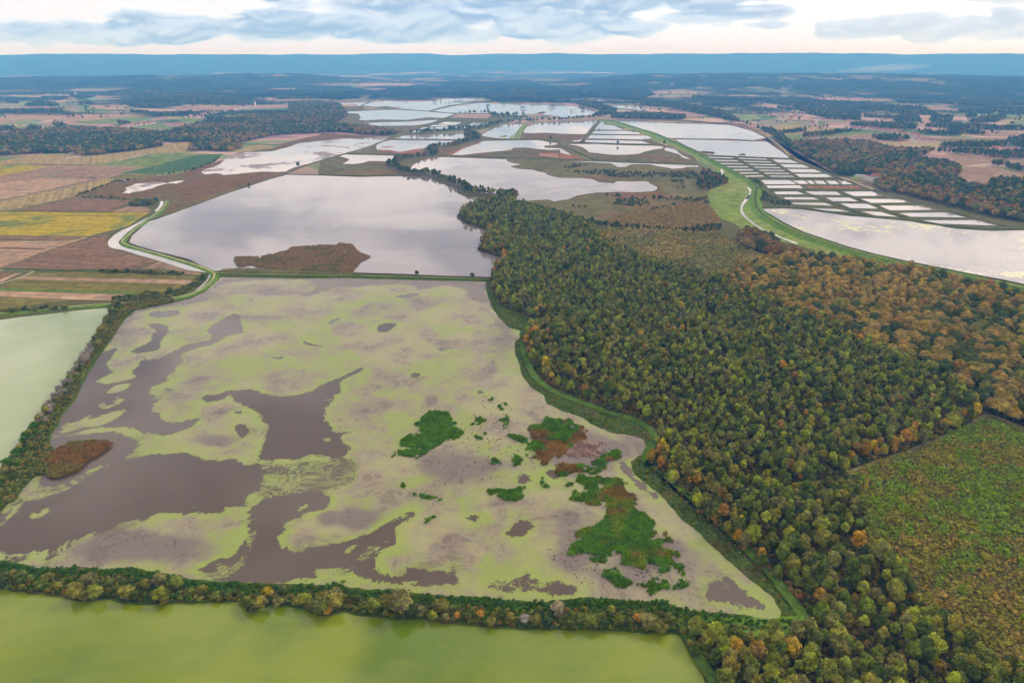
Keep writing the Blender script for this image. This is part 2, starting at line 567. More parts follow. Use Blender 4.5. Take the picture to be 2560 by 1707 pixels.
def mat_algae():
    m, k, b = material('water_algae')
    p = pos(k)
    sdf = k.math('MULTIPLY', k.attr('sdf').outputs['Fac'], 1.0)
    fade = k.attr('fade').outputs['Fac']
    speck = k.attr('speck').outputs['Fac']
    wv = k.n('ShaderNodeTexNoise')
    k.put(wv.inputs['Vector'], p)
    wv.inputs['Scale'].default_value = 0.02
    wv.inputs['Detail'].default_value = 3.0
    pw = k.vmath('ADD', p, k.vmath('MULTIPLY', k.vmath('SUBTRACT', wv.outputs['Color'], (.5, .5, .5)), (60.0, 60.0, 0.0)))
    n1 = k.math('SUBTRACT', k.noise(pw, 0.05, 6.0, 0.66, 0.8), 0.5)
    n2 = k.math('SUBTRACT', k.noise(pw, 0.30, 5.0, 0.74, 0.6), 0.5)
    n3 = k.math('SUBTRACT', k.noise(p, 1.3, 2.0, 0.7), 0.5)
    m1 = k.math('ADD', sdf, k.math('ADD', k.math('MULTIPLY', n1, 15.0), k.math('ADD', k.math('MULTIPLY', n2, 10.0), k.math('MULTIPLY', n3, 2.0))))
    spk = k.math('MULTIPLY', k.math('ADD', k.math('ADD', k.math('MULTIPLY', n1, 0.7), n2), k.math('MULTIPLY', n3, 0.8)), 14.0)
    mm = k.math('ADD', k.math('MULTIPLY', m1, k.math('SUBTRACT', 1.0, speck)), k.math('MULTIPLY', spk, speck))
    cover = k.step(mm, -0.3, 0.3)
    edge = k.step(k.math('ADD', mm, k.math('MULTIPLY', n1, 9.0)), 0.2, 7.5, 1.0, 0.0)
    big = k.noise(pw, 0.012, 6.0, 0.64, 0.8)
    thin = k.noise(k.vmath('ADD', k.vmath('ADD', k.vmath('MULTIPLY', p, (.6, .6, 0.0)), k.vmath('MULTIPLY', pw, (.4, .4, 0.0))), (50.0, 20.0, 0.0)), 0.026, 8.0, 0.68, 0.15)
    fine = k.noise(p, 1.1, 2.0, 0.8)
    body = k.mix(k.step(big, 0.42, 0.55), (.285, .262, .118), (.225, .258, .058))
    mauve = (.255, .200, .140)
    body = k.mix(k.step(thin, 0.44, 0.57, 0.0, 0.85), body, mauve)
    body = k.mix(k.step(k.noise(p, 0.11, 5.0, 0.7, 0.8), 0.47, 0.66, 0.0, 0.5), body, (.215, .195, .135))
    gfade = k.step(k.math('ADD', fade, k.math('MULTIPLY', k.math('SUBTRACT', thin, 0.5), 1.3)), 0.22, 0.72)
    body = k.mix(k.math('MULTIPLY', gfade, 0.92), body, (.158, .120, .099))
    bright = k.mix(fine, (.205, .272, .034), (.255, .300, .062))
    col = k.mix(k.math('MULTIPLY', edge, k.math('SUBTRACT', 0.72, k.math('MULTIPLY', gfade, 0.62))), body, bright)
    holes = k.step(k.math('ADD', n2, k.math('MULTIPLY', gfade, 0.12)), 0.20, 0.30)
    film = k.step(k.math('ADD', thin, k.math('MULTIPLY', n2, 0.6)), 0.50, 0.68, 1.0, 0.55)          # the mat thins to a film
    cover = k.math('MULTIPLY', cover, k.math('MULTIPLY', film, k.math('SUBTRACT', 1.0, k.math('MULTIPLY', holes, 0.7))))
    col = k.mul(col, k.mix(fine, (.85,) * 3, (1.15,) * 3))
    silt = k.mix(k.step(big, 0.4, 0.65), (.092, .062, .040), (.082, .054, .033))
    k.put(b.inputs['Base Color'], k.mix(cover, silt, col))
    k.put(b.inputs['Roughness'], k.step(cover, 0, 1, 0.06, 0.32))
    b.inputs['IOR'].default_value = 1.36
    k.put(b.inputs['Specular IOR Level'], k.step(cover, 0, 1, 0.5, 0.22))
    bump(k, b, k.math('MULTIPLY', cover, fine), 0.12, 0.06)
mat_algae()


def mat_foliage():
    m, k, b = material('foliage')
    t = k.attr('tint', 'INSTANCER').outputs['Color']
    s = k.attr('tone').outputs['Fac']
    p = pos(k)
    f = k.noise(p, 0.7, 2.0, 0.7)
    v = k.math('MULTIPLY', k.step(s, 0, 1, 0.62, 1.40), k.step(f, 0.25, 0.75, 0.80, 1.22))
    nd = k.n('ShaderNodeVectorMath', operation='SCALE')
    k.put(nd.inputs[0], t)
    k.put(nd.inputs[3], v)
    warm = k.mix(k.step(s, 0.78, 1.0, 0.0, 0.35), nd.outputs[0], k.mul(nd.outputs[0], (1.35, 1.12, 0.8)))
    k.put(b.inputs['Base Color'], warm)
    b.inputs['Roughness'].default_value = 0.75
    b.inputs['Specular IOR Level'].default_value = 0.03
    return m
mat_foliage()
for nm, c0, c1 in (('bark', (.085, .070, .052), (.13, .11, .085)), ('bark_pale', (.34, .31, .27), (.24, .21, .18))):
    m, k, b = material(nm)
    k.put(b.inputs['Base Color'], k.mix(k.noise(pos(k), 1.5, 3.0), c0, c1))
    b.inputs['Roughness'].default_value = 0.9


def mat_plain(name, c0, c1, s=0.8, rough=0.8):
    m, k, b = material(name)
    k.put(b.inputs['Base Color'], k.mix(k.step(k.noise(pos(k), s, 4.0, 0.6), 0.35, 0.65), c0, c1))
    b.inputs['Roughness'].default_value = rough
mat_plain('house_wall', (.72, .68, .62), (.60, .56, .50))
mat_plain('roof_red', (.36, .12, .08), (.28, .10, .075))
mat_plain('roof_grey', (.32, .31, .31), (.25, .25, .26))
mat_plain('dark_glass', (.03, .035, .04), (.05, .055, .06), .5, .2)
mat_plain('stone_grey', (.34, .32, .30), (.27, .26, .24))

# ------------------------------------------------------------------ the ground sheet, with far wooded ridge and hills
def elev(x, y):
    r = np.hypot(x, y)
    az = np.degrees(np.arctan2(x, np.maximum(y, 1e-3)))
    p = np.stack([x, y], -1).reshape(-1, 2)
    n = pnoise(p, 2600.0, 3, 4).reshape(x.shape)
    side = np.clip((np.abs(az + 3.0) - 5.0) / 9.0, 0.12, 1.0)
    start = 5900.0 - 500 * np.tanh(az / 6.0) + 1500 * (pnoise(np.stack([az, az * 0 + 2.0], -1).reshape(-1, 2), 6.0, 17, 4).reshape(x.shape) - .4)
    t = np.clip((r - start) / 2300.0, 0, 1)
    n2 = pnoise(p, 620.0, 13, 3).reshape(x.shape) - .5
    z = side * (78 * t * t * (3 - 2 * t)) * (0.72 + 0.56 * n) * np.clip(1 - (r - 9000) / 500.0, 0, 1)
    h = np.clip((r - 14200) / 3600.0, 0, 1)
    ridge = np.minimum(362 + 120 * (pnoise(np.stack([az * 1.0, r / 1500.0], -1).reshape(-1, 2), 5.5, 5, 5).reshape(x.shape) - .5) + 7 * np.sin(az * .11 + 1.2), 412)
    z = z + 34 * n2 * side * np.clip((r - start) / 900.0, 0, 1) * np.clip(1 - (r - 9000) / 500.0, 0, 1)
    z = np.maximum(z, 0) + ridge * h * h * (3 - 2 * h) + 90 * n2 * h * (1 - h)
    return z


def build_ground():
    r = np.concatenate([[60], np.geomspace(150, 3000, 110), np.arange(3050, 9500, 70), np.arange(9600, 18900, 130)])
    a = np.radians(np.concatenate([np.linspace(-50, 50, 401), np.linspace(53, 307, 60)]))
    R, A = np.meshgrid(r, a, indexing='ij')
    X, Y = R * np.sin(A), R * np.cos(A)
    Z = elev(X, Y)
    rough = pnoise(np.stack([X, Y], -1).reshape(-1, 2), 420.0, 9, 2).reshape(X.shape)
    wood = np.clip((Z - 7.0) / 14.0, 0, 1)
    wood = np.maximum(wood, np.clip((rough - 0.60 + np.clip((R - 4200) / 4200, 0, .25)) * 9, 0, 1) * (R > 3600))
    Z = Z + wood * rng.uniform(0, 9, Z.shape) * (R > 3600)
    Z[0] = 0
    near = np.clip((1900 - R) / 500.0, 0, 1)
    nr, na = X.shape
    v = np.stack([X, Y, Z], -1).reshape(-1, 3)
    f = []
    for i in range(nr - 1):
        for j in range(na):
            k = (j + 1) % na
            f.append((i * na + j, i * na + k, (i + 1) * na + k, (i + 1) * na + j))
    f.append(tuple(range(na))[::-1])
    me = mesh_of('ground', v, f, MAT['country'], True)
    for nm, arr in (('wood', wood), ('near', near)):
        at = me.attributes.new(nm, 'FLOAT', 'POINT')
        at.data.foreach_set('value', arr.reshape(-1).astype(np.float32))
    tag(link('ground', me), 'flat farmed plain running out to wooded ridges and blue hills', 'ground', kind='structure')
build_ground()


def canopy(name, poly, spacing, h, mat, label, cat, kind, z0=0.0, var=0.35, smoothn=0.0, group=None, parent=None, seed=1):
    """bumpy closed mass over a ground outline: reed beds, grass banks, far woods"""
    lo, hi = poly.min(0), poly.max(0)
    nx, ny = int((hi[0] - lo[0]) / spacing) + 3, int((hi[1] - lo[1]) / spacing) + 3
    gx = lo[0] - spacing + spacing * np.arange(nx)
    gy = lo[1] - spacing + spacing * np.arange(ny)
    X, Y = np.meshgrid(gx, gy, indexing='ij')
    P = np.stack([X, Y], -1).reshape(-1, 2)
    P = P + rng.uniform(-.3, .3, P.shape) * spacing
    ins = inside(poly, P).reshape(nx, ny)
    if smoothn > 0:
        ht = h * (1 - var + 2 * var * pnoise(P, smoothn, seed, 3))
    else:
        ht = h * rng.uniform(1 - var, 1 + var, len(P))
    ht = ht.reshape(nx, ny)
    cell = ins[:-1, :-1] & ins[1:, :-1] & ins[:-1, 1:] & ins[1:, 1:]
    full = np.zeros((nx, ny), bool)
    full[1:-1, 1:-1] = cell[:-1, :-1] & cell[1:, :-1] & cell[:-1, 1:] & cell[1:, 1:]
    used = np.zeros((nx, ny), bool)
    for di, dj in ((0, 0), (1, 0), (0, 1), (1, 1)):
        used[di:nx - 1 + di, dj:ny - 1 + dj] |= cell
    Z = np.where(full, z0 + ht, z0 - 0.05)
    idx = -np.ones((nx, ny), int)
    idx[used] = np.arange(used.sum())
    P3 = np.concatenate([P, Z.reshape(-1, 1)], 1)[used.reshape(-1)]
    ci, cj = np.nonzero(cell)
    f = np.stack([idx[ci, cj], idx[ci + 1, cj], idx[ci + 1, cj + 1], idx[ci, cj + 1]], 1)
    if len(f) == 0:
        return None
    me = mesh_of(name, P3, f, mat)
    o = link(name, me, parent)
    if parent is None:
        tag(o, label, cat, group, kind)
    elif kind == 'stuff':
        o['kind'] = 'stuff'
    return o


# ------------------------------------------------------------------ fields
FIELDS = [
 ('D 0,670 700,680 1100,682 1050,710 950,775 870,800 650,855 0,850 -300,845 -300,665', 'crop_yellow', 'broad yellow crop field patched with green beside the white canal'),
 ('D 100,665 560,580 720,585 970,595 790,675 400,670', 'ploughed_dark', 'dark brown field wedged above the broad yellow crop'),
 ('D 800,675 960,632 1070,640 1110,665 1080,680', 'ploughed_mauve', 'small brown field beside the thicket at the canal bend'),
 ('D -200,640 0,600 450,505 790,430 880,440 760,490 560,560 100,660 0,665 -200,690', 'stubble_tan', 'long tan field running up to the hedge by the marsh'),
 ('D -300,480 0,460 300,425 700,432 350,520 0,595 -300,640', 'ploughed_pale', 'pale mauve ploughed field above the farm track'),
 ('D 310,420 640,335 1070,345 900,385 780,425', 'ploughed_mauve', 'mauve ploughed field below the green crop'),
 ('D -300,470 0,415 370,335 620,335 290,420 0,455', 'ploughed_mauve', 'mauve strip field under the small yellow crop'),
 ('D -300,330 0,330 370,340 180,380 0,410 -300,470', 'crop_yellow', 'small yellow crop field at the photo edge'),
 ('D 280,325 560,275 1000,220 1190,185 1390,160 1500,155 1400,235 1520,238 1150,245 1010,260 750,325 600,330', 'stubble_tan', 'long tan field along the foot of the dark wood'),
 ('D 740,328 1120,245 1470,250 1350,290 1080,345', 'crop_green', 'green crop field with a yellow end strip'),
 ('D 880,395 1100,345 1470,255 1640,250 1580,310 1400,370 1140,395', 'crop_deep_green', 'dark green crop field beside the marshy pond'),
 ('D 780,428 900,397 1140,403 1130,415 1020,440', 'stubble_olive', 'small olive field above the marsh hedge'),
 ('D -300,290 0,272 400,250 560,250 540,270 280,325 0,325 -300,330', 'stubble_tan', 'yellowish tan field below the dark wood'),
 ('D -300,290 0,270 190,266 0,305 -300,325', 'crop_green', 'narrow green field under the wood at the photo edge'),
 ('D 0,890 520,889 612,862 650,865 350,960 0,1090 -300,1180 -300,880', 'ploughed_pale', 'pale pinkish ploughed field below the yellow crop'),
 ('D -300,852 0,853 600,858 520,885 0,876 -300,872', 'ploughed_dark', 'thin dark strip between yellow crop and pale field'),
 ('D -300,932 0,935 350,945 330,955 0,950 -300,946', 'ploughed_dark', 'short dark strip inside the pale ploughed field'),
 ('D 30,1085 400,950 670,870 800,838 785,920 815,950 1000,998 1160,1038 960,1100 500,1100', 'ploughed_dark', 'dark brown triangular field in the canal bend'),
 ('D 1030,1095 1170,1042 1300,1084 1400,1116 1480,1124 1500,1140 1350,1130 1200,1090', 'ploughed_mauve', 'small tan field corner against the canal'),
 ('D 190,1148 250,1122 740,1117 1000,1132 1460,1150 1440,1174', 'stubble_olive', 'upper olive stubble strip near the canal'),
 ('D 120,1170 186,1151 1440,1178 1400,1209', 'ploughed_pale', 'pink strip between two olive stubble strips'),
 ('D -300,1300 0,1228 120,1175 1390,1212 1270,1263 1090,1266 0,1238', 'stubble_olive', 'wide olive stubble strip above the green strip'),
 ('D -300,1238 0,1240 1080,1268 1060,1280 0,1252 -300,1248', 'grass_lush', 'narrow bright green crop strip'),
 ('D -300,1250 0,1255 960,1284 830,1325 500,1320 0,1300 -300,1290', 'ploughed_pale', 'pink ploughed strip below the green strip'),
 ('D -300,1295 0,1305 520,1325 300,1350 0,1400 -300,1450', 'stubble_olive', 'olive stubble field above the pale green pond'),
 ('D -300,1120 0,1122 100,1124 0,1165 -300,1280', 'ploughed_dark', 'dark brown corner field inside the pale track'),
 ('D 0,1172 110,1126 170,1122 0,1196', 'ploughed_pale', 'pinkish sliver field along the pale track'),
 ('D 1770,205 1900,182 1990,190 2010,208 1900,217 1780,218', 'stubble_tan', 'orange tan plot between the wood and the silvery pond'),
 ('Q 1670,865 1760,792 1900,778 2060,768 2352,840 2500,870 2500,925 2352,908 2100,900 2000,980 1800,960', 'ploughed_mauve', 'large brown field between the woods, pale track above it'),
 ('Q 1390,760 1580,745 1750,710 1640,665 1750,650 1960,690 2220,715 2000,742 1740,782', 'ploughed_mauve', 'brown field above the pale track, woods on two sides'),
 ('Q 2230,722 2352,700 2500,690 2500,830 2352,800 2080,742', 'ploughed_mauve', 'brown field with a hedge below it, under the white track'),
 ('Q 1110,615 1200,605 1480,620 1250,640', 'stubble_tan', 'small tan glade inside the russet wood'),
 ('Q 250,560 560,500 960,470 1130,490 1000,550 690,560', 'ploughed_mauve', 'striped mauve field left of the long village'),
 ('Q 200,495 370,485 360,530 230,540', 'crop_green', 'bright green meadow beside the hedge near the fishponds'),
 ('Q 290,575 460,566 440,590 310,590', 'crop_green', 'little green meadow at the end of the russet wood'),
 ('Q 560,500 960,468 1010,478 700,505 520,520', 'crop_green', 'thin green strip along the striped mauve field'),
 ('Q 0,405 330,396 680,440 430,470 100,460', 'stubble_tan', 'tan field in front of the white church'),
 ('Q 700,385 880,362 1200,381 1270,395 1100,408', 'ploughed_pale', 'pink field below the dark hedge by the village'),
 ('Q 890,355 1180,350 1210,374 1000,366', 'ploughed_pale', 'pale pink field above a dark hedge line'),
 ('Q 890,295 1240,310 1130,330 900,330', 'ploughed_pale', 'pink strip field between two hedges'),
 ('Q 800,220 1200,205 1950,230 2150,260 1700,290 1480,265 1000,230', 'ploughed_mauve', 'wide mauve field across the far plain'),
 ('Q 1970,272 2352,240 2600,235 2600,290 2352,285 2110,300', 'stubble_tan', 'orange tan field far off at the photo edge'),
 ('Q 1410,450 2352,472 2600,475 2600,505 2352,500 2000,505 1800,470', 'ploughed_mauve', 'long mauve field behind the red roofed village'),
 ('Q 1550,520 2230,522 2190,557 1580,550', 'stubble_olive', 'olive field right of the red roofed village'),
 ('Q 1760,395 1900,345 1960,340 1850,395', 'crop_green', 'slanting pale green field beside the oval wood'),
 ('Q 2180,400 2260,370 2352,350 2600,330 2600,440 2352,432 2200,420', 'crop_green', 'green hillside field at the far photo edge'),
 ('Q 2060,322 2352,318 2352,342 2160,330', 'crop_green', 'light green strip under the far hedge'),
 ('Q 1420,330 1520,330 1530,372 1480,400 1415,405', 'ploughed_pale', 'pink field touching the oval wood'),
 ('Q 1100,98 1850,62 1950,62 2150,82 2090,125 1500,112', 'ploughed_pale', 'pink field at the foot of the wooded ridge'),
 ('Q 1600,60 1850,36 1940,55 1700,72', 'crop_green', 'green field against the wooded ridge'),
 ('O -200,720 0,700 300,640 900,650 1560,705 860,745 300,732 0,782 -200,800', 'ploughed_pale', 'large pink field on the far plain'),
 ('O 1080,605 1130,565 1320,555 1450,598 1250,604', 'ploughed_pale', 'pale pink far field beside a slanting ditch'),
 ('O 1320,540 1520,500 1600,545 1590,590 1450,590', 'stubble_tan', 'pale tan far field right of the slanting ditch'),
 ('O 1640,545 1940,525 1950,560 1620,578', 'ploughed_pale', 'far pink field between two green plots'),
 ('O 1950,540 2140,520 2130,545 2000,562', 'crop_green', 'far green plot beside a pink field'),
 ('O 1530,530 1660,490 1720,512 1600,545', 'crop_green', 'far green plot under a dark wood'),
 ('O 200,945 900,830 1090,815 1060,830 700,890 760,900 400,945', 'stubble_tan', 'pale tan strip above the dark wood'),
 ('O 1090,830 1480,810 1470,828 1130,840', 'stubble_tan', 'cream strip field beside the small red roofed village'),
 ('O 860,765 1300,730 1650,735 1900,745 1500,770 1080,790', 'crop_green', 'green fields above the small village'),
 ('O 2150,725 2352,715 2600,740 2500,800 2300,790', 'crop_green', 'green field behind the small village'),
 ('A 870,930 1190,905 1280,955 1010,945', 'crop_green', 'green plot left of the small village'),
 ('A 1560,705 1860,715 1700,730 1580,722', 'ploughed_pale', 'pale pink glade in the far dark wood'),
 ('A 1345,722 1480,702 1470,718 1400,728', 'crop_green', 'green glade in the far dark wood'),
 ('A 1600,860 2150,810 2170,825 1750,880', 'ploughed_mauve', 'pinkish field in front of the church village'),
]
for i, (t, mt, lb) in enumerate(FIELDS):
    pl = survey(t)
    zz = 0.05 + 0.012 * (i % 9) + 0.25 * min(1.0, float(np.abs(pl).max()) / 6000)
    sheet('field', pl, zz, MAT[mt], lb, 'field')

# marshes (ground between the ponds)
sheet('marsh', survey('D 590,560 700,510 850,470 1100,420 1300,400 1500,340 1650,290 1750,240 2010,210 2080,170 2352,110 E 0,520 400,545 700,545 400,680 0,800 '
      'D 2110,392 1700,532 1220,690 1230,640 1220,600 1130,580 700,570'), 0.02, MAT['marsh_brown'], 'rusty brown marsh behind the big mauve pond', 'marsh')
sheet('marsh', survey('E -20,935 0,800 250,720 500,650 700,550 900,520 1600,520 2000,450 2352,400 F 340,400 900,590 1300,740 1400,840 1480,930 1450,1000 1480,1070 1450,1130 '
      'H 2280,200 2290,260 2352,345 2352,440 2000,420 1690,400 1500,360 1300,330 1150,300 1040,260 1000,150 600,100 200,95'), 0.025, MAT['marsh_olive'],
      'olive brown reed marsh between the fishponds', 'marsh')
sheet('marsh', survey('E 100,260 480,262 800,290 1330,340 1200,400 900,520 700,545 250,520 0,470 0,420 200,400'), 0.028, MAT['marsh_olive'], 'far olive marsh between the wood and the ponds', 'marsh')
sheet('marsh', survey('F 480,372 900,372 1300,400 1750,450 2030,560 2110,650 2300,770 G 560,290 920,440 600,300 400,140 200,40'), 0.028, MAT['marsh_brown'], 'reddish reed margin along the bright ponds', 'marsh')

# basins' embanked ground
sheet('embankment', survey('F 1400,730 2000,760 2300,775 G 570,300 930,440 1060,480 1180,540 1500,620 2352,760 2700,830 2700,860 2352,852 2100,862 1850,845 1600,812 1450,785 1000,745 640,695 '
      '300,680 340,580 250,470'), 0.06, MAT['dyke_olive'], 'olive grass banks around the small fish basins', 'embankment')
sheet('embankment', survey('E 860,525 1130,405 1380,330 1700,332 2000,370 1700,470 1430,500 920,530'), 0.06, MAT['dyke_olive'], 'far olive banks around the small pale basins', 'embankment')

# the flood levee and its meadow
sheet('levee_meadow', survey('F 360,385 480,385 600,410 800,480 950,520 1040,565 1200,630 1420,735 1600,845 1780,940 1870,990 1960,1040 1990,1110 '
      'G 320,540 300,600 305,680 330,705 400,745 500,805 650,875 800,925 1000,990 1200,1045 1400,1090 1600,1130 1800,1170 2000,1210 2352,1282 2700,1350 2700,1450 '
      '2352,1368 2100,1320 1950,1290 1700,1220 1400,1150 1150,1100 930,1085 740,1040 740,1010 600,970 400,930 200,870 110,800 0,760 '
      'H 2290,260 2280,200 F 1480,1070 1660,1010 1600,960 1480,930 1520,880 1500,850 1370,800 1300,740 1140,665 1000,620 900,590 860,560 770,510 620,460 430,440 420,420 360,400'),
      0.10, MAT['grass_meadow'], 'light green meadow at the bend of the flood levee', 'meadow')
lev = smooth(survey('F 400,395 560,410 760,480 930,525 1060,590 1250,670 1450,775 1650,885 1800,960 1900,1030 1960,1090 '
      'G 290,520 275,580 270,640 290,710 380,780 500,845 650,910 800,960 1000,1025 1200,1080 1400,1122 1600,1165 1800,1205 2000,1250 2352,1325 2700,1400'), False, 2)
o = link('levee', ribbon_mesh('levee', dense(lev, 12, False), [(-11, 0.1), (-9, .5), (-3.0, 3.0), (3.0, 3.0), (9, .5), (11, 0.1)], MAT['grass_lush']))
tag(o, 'bright green grassed flood levee sweeping past the ponds', 'levee', kind='structure')
o = link('levee_track', ribbon_mesh('levee_track', dense(lev, 12, False), [(-2.2, 3.03), (-.9, 3.06), (.9, 3.06), (2.2, 3.03)], MAT['grass_bank']))
tag(o, 'dark worn track along the crest of the green levee', 'track', kind='structure')

# ------------------------------------------------------------------ ponds
def pond(text, mt, label, rag=None, rim=None, z=0.12, name='pond', rimmat='mud_bank', sm=0):
    pl = survey(text) if isinstance(text, str) else text
    if area(pl) < 0:
        pl = pl[::-1]
    if sm:
        pl = smooth(pl, True, sm)
    if rag:
        pl = ragged(pl, *rag)
    o = sheet(name, pl, z, MAT[mt], label, 'pond' if name == 'pond' else name)
    if rim:
        w, h = rim
        ln = dense(pl, 6, True) if rag is None else pl
        hh = h * random.uniform(.9, 1.1)
        me = ribbon_mesh('bank', ln, [(-.5, z - .1), (w * .15, hh * .6), (w * .35, hh), (w * .7, hh), (w, 0.03)], MAT[rimmat], True)
        link('bank', me, o)
    return pl

MAIN = ('I 1500,35 1750,38 2000,45 2349,42 J 300,45 600,52 900,60 1145,65 1140,100 1150,160 1180,250 1225,310 1300,380 1370,400 1365,450 1335,480 1340,560 1380,640 '
  '1385,710 1440,780 1540,840 1560,900 1650,940 1790,985 1880,1040 2000,1100 2100,1110 2210,1135 2245,1200 2200,1250 2135,1300 2160,1380 M 60,190 130,240 200,320 '
  '260,410 330,450 390,500 440,560 560,660 640,730 750,810 840,890 880,980 870,1020 800,1035 640,1005 450,985 300,965 L 2352,1015 2110,1015 2000,1000 1850,990 '
  '1650,1010 1450,1020 1250,1005 1050,990 900,985 700,970 500,945 300,940 200,925 100,900 0,905 K 2200,905 1900,905 1600,895 1400,885 1250,860 1150,830 1000,810 '
  '900,780 700,800 500,780 300,790 150,770 0,745 -250,740 -250,520 0,395 40,340 90,330 150,240 180,205 240,150 320,140 I 380,1225 330,1180 340,1110 390,1050 410,980 '
  '480,900 540,800 590,690 640,620 700,540 750,470 800,390 850,320 920,260 1050,235 1200,205 1300,180 1400,130 1450,85')
MAINP = survey(MAIN)
if area(MAINP) < 0:
    MAINP = MAINP[::-1]

OPEN = [
 'I 700,540 820,515 770,570 725,630 740,670 770,690 720,715 650,740 720,770 800,755 880,735 930,715 890,700 900,670 960,620 980,600 1060,600 1150,560 1230,510 1300,485 '
 '1430,465 1440,440 1420,410 1450,365 1530,310 1600,280 1640,285 1650,330 1640,370 1690,410 1600,430 1530,450 1450,500 1350,520 1260,550 1230,575 1250,610 1200,640 '
 '1200,690 1130,715 1150,745 1050,770 1020,830 1060,860 1120,865 1050,910 1035,945 1090,970 1130,1010 1200,1030 1330,1000 1370,985 1330,1030 1290,1060 1220,1090 '
 '1120,1115 1050,1095 980,1100 930,1080 850,1055 750,1065 650,1060 560,1085 480,1110 400,1130 300,1170 300,1100 390,1030 380,980 450,900 500,800 550,690 600,620',
 'I 900,545 960,510 1040,470 1030,430 1090,400 1020,380 1010,350 1110,350 1150,385 1145,420 1080,490 1110,520 1000,555 920,560',
 'I 1000,275 1220,255 1240,290 1130,320 1040,310',
 'I 1380,860 1400,835 1480,840 1560,805 1700,800 1780,825 1880,858 2000,850 2130,810 2220,760 J 164,710 230,680 300,650 250,700 130,750 140,800 80,880 40,930 20,1000 '
 '60,1030 80,1060 70,1090 110,1110 250,1080 130,1120 160,1160 205,1200 180,1260 100,1310 40,1270 0,1255 I 2130,1250 2010,1290 1900,1280 1770,1290 1740,1300 1790,1230 '
 '1800,1160 1820,1090 1810,1030 1780,970 1730,940 1660,910 1600,880 1580,835 1550,850 1510,880 1400,880',
 'I 1620,1040 1680,1060 1680,1120 1640,1140', 'I 1580,950 1650,950 1640,972', 'I 1120,780 1180,790 1180,812 1130,805',
 'I 330,1110 400,1130 560,1110 700,1090 800,1090 900,1130 950,1180 940,1220 860,1262 760,1300 640,1345 540,1395 480,1430 400,1458 250,1470 300,1390 330,1250',
 'K -300,650 -250,450 0,420 60,400 110,330 250,310 380,280 480,240 560,180 700,100 850,30 I 1000,1250 1070,1235 1120,1250 1250,1230 1350,1270 1450,1280 1520,1290 1590,1265 '
 '1640,1305 1720,1320 1760,1300 1850,1320 K 1850,60 1880,100 2000,120 2150,180 2200,280 2240,310 2230,370 2130,390 2050,430 1970,465 1925,500 1940,530 1915,570 1930,630 '
 '1990,680 2100,650 2200,630 2352,595 L 164,595 260,580 350,530 450,490 540,440 600,420 630,385 670,380 620,440 530,490 520,580 510,630 440,640 370,690 390,760 420,810 '
 '500,840 560,840 570,780 660,765 720,800 770,830 800,805 880,820 900,760 930,790 980,880 1000,910 900,910 700,890 450,885 380,875 300,860 250,820 200,760 100,770 0,790 '
 'K 2180,800 2180,870 1880,890 1700,890 1600,870 1500,860 1380,770 1480,720 1560,710 1660,630 1690,540 1730,460 1690,420 1700,365 1560,375 1480,415 1300,410 1100,405 '
 '1000,430 850,470 700,530 560,570 450,610 400,660 390,700 300,740 290,680 150,690 0,680',
 'L 1245,550 1290,500 1340,455 1400,447 1455,470 1460,520 1420,545 1380,570 1300,560',
 'L 1090,925 1200,870 1280,880 1400,830 1415,795 1440,850 1500,880 1700,885 1770,920 1750,955 1650,965 1450,930 1300,940 1150,930',
 'J 375,400 400,360 470,345 540,350 500,385 430,418', 'J 510,165 600,150 670,140 690,155 640,175 540,180',
 'M 415,880 430,820 480,760 530,750 560,790 640,830 720,890 800,940 770,970 700,950 600,920 470,890',
 'J 1350,1385 1410,1375 1430,1430 1390,1445 1345,1440', 'J 1540,1370 1590,1350 1640,1390 1600,1415', 'J 2040,1300 2080,1290 2110,1350 2250,1480 2330,1560 2200,1500 2090,1400',
 'J 1060,810 1100,800 1130,825 1090,840', 'J 625,700 660,685 690,705 640,718', 'J 810,525 840,515 860,530 825,540', 'L 990,445 1050,420 1090,435 1040,462',
 'I 1840,580 1950,580 1900,600', 'I 2050,430 2080,470 2140,495 2220,515 2140,505 2060,480', 'I 2240,340 2330,305 2310,330 2250,352',
]
MATS = [
 'I 720,820 800,770 890,760 880,790 800,830 740,830', 'I 660,910 720,880 700,905 740,912 800,890 790,860 760,855 790,848 840,860 820,900 740,932 690,935',
 'I 450,1040 560,1010 640,965 590,1020 740,960 860,930 860,960 780,1010 680,1050 560,1060 480,1090 400,1110', 'I 2200,1145 2240,1130 2275,1145 2230,1165',
 'I 760,1040 795,1025 780,1045', 'K 1670,310 1720,270 1780,280 1770,320 1720,360', 'K 2030,380 2110,335 2100,370 2050,395', 'K 1450,800 1500,760 1560,745 1590,800 1540,850 1460,840',
 'K 200,430 220,405 260,420 245,440', 'K 240,440 300,390 325,378 290,430', 'K -300,690 0,660 80,700 300,655 290,720 150,710 0,700', 'K 0,500 60,420 110,345 180,290 120,380 60,440 0,490',
 'L 160,670 200,640 240,620 240,640 190,690', 'L 250,720 310,690 360,660 400,640 330,700 270,730', 'L 350,790 380,775 375,795', 'K 1310,370 1335,362 1320,378',
 'I 240,1470 420,1460 500,1440 480,1465 330,1495 290,1490', 'J 30,870 60,862 80,872 50,880', 'L 440,590 470,585 480,600 455,605',
 'I 560,1400 700,1330 830,1290 870,1265 860,1258 760,1298 640,1345 520,1400 500,1440 520,1430', 'M 490,825 515,815 510,832', 'M 645,850 670,855 660,875',
]
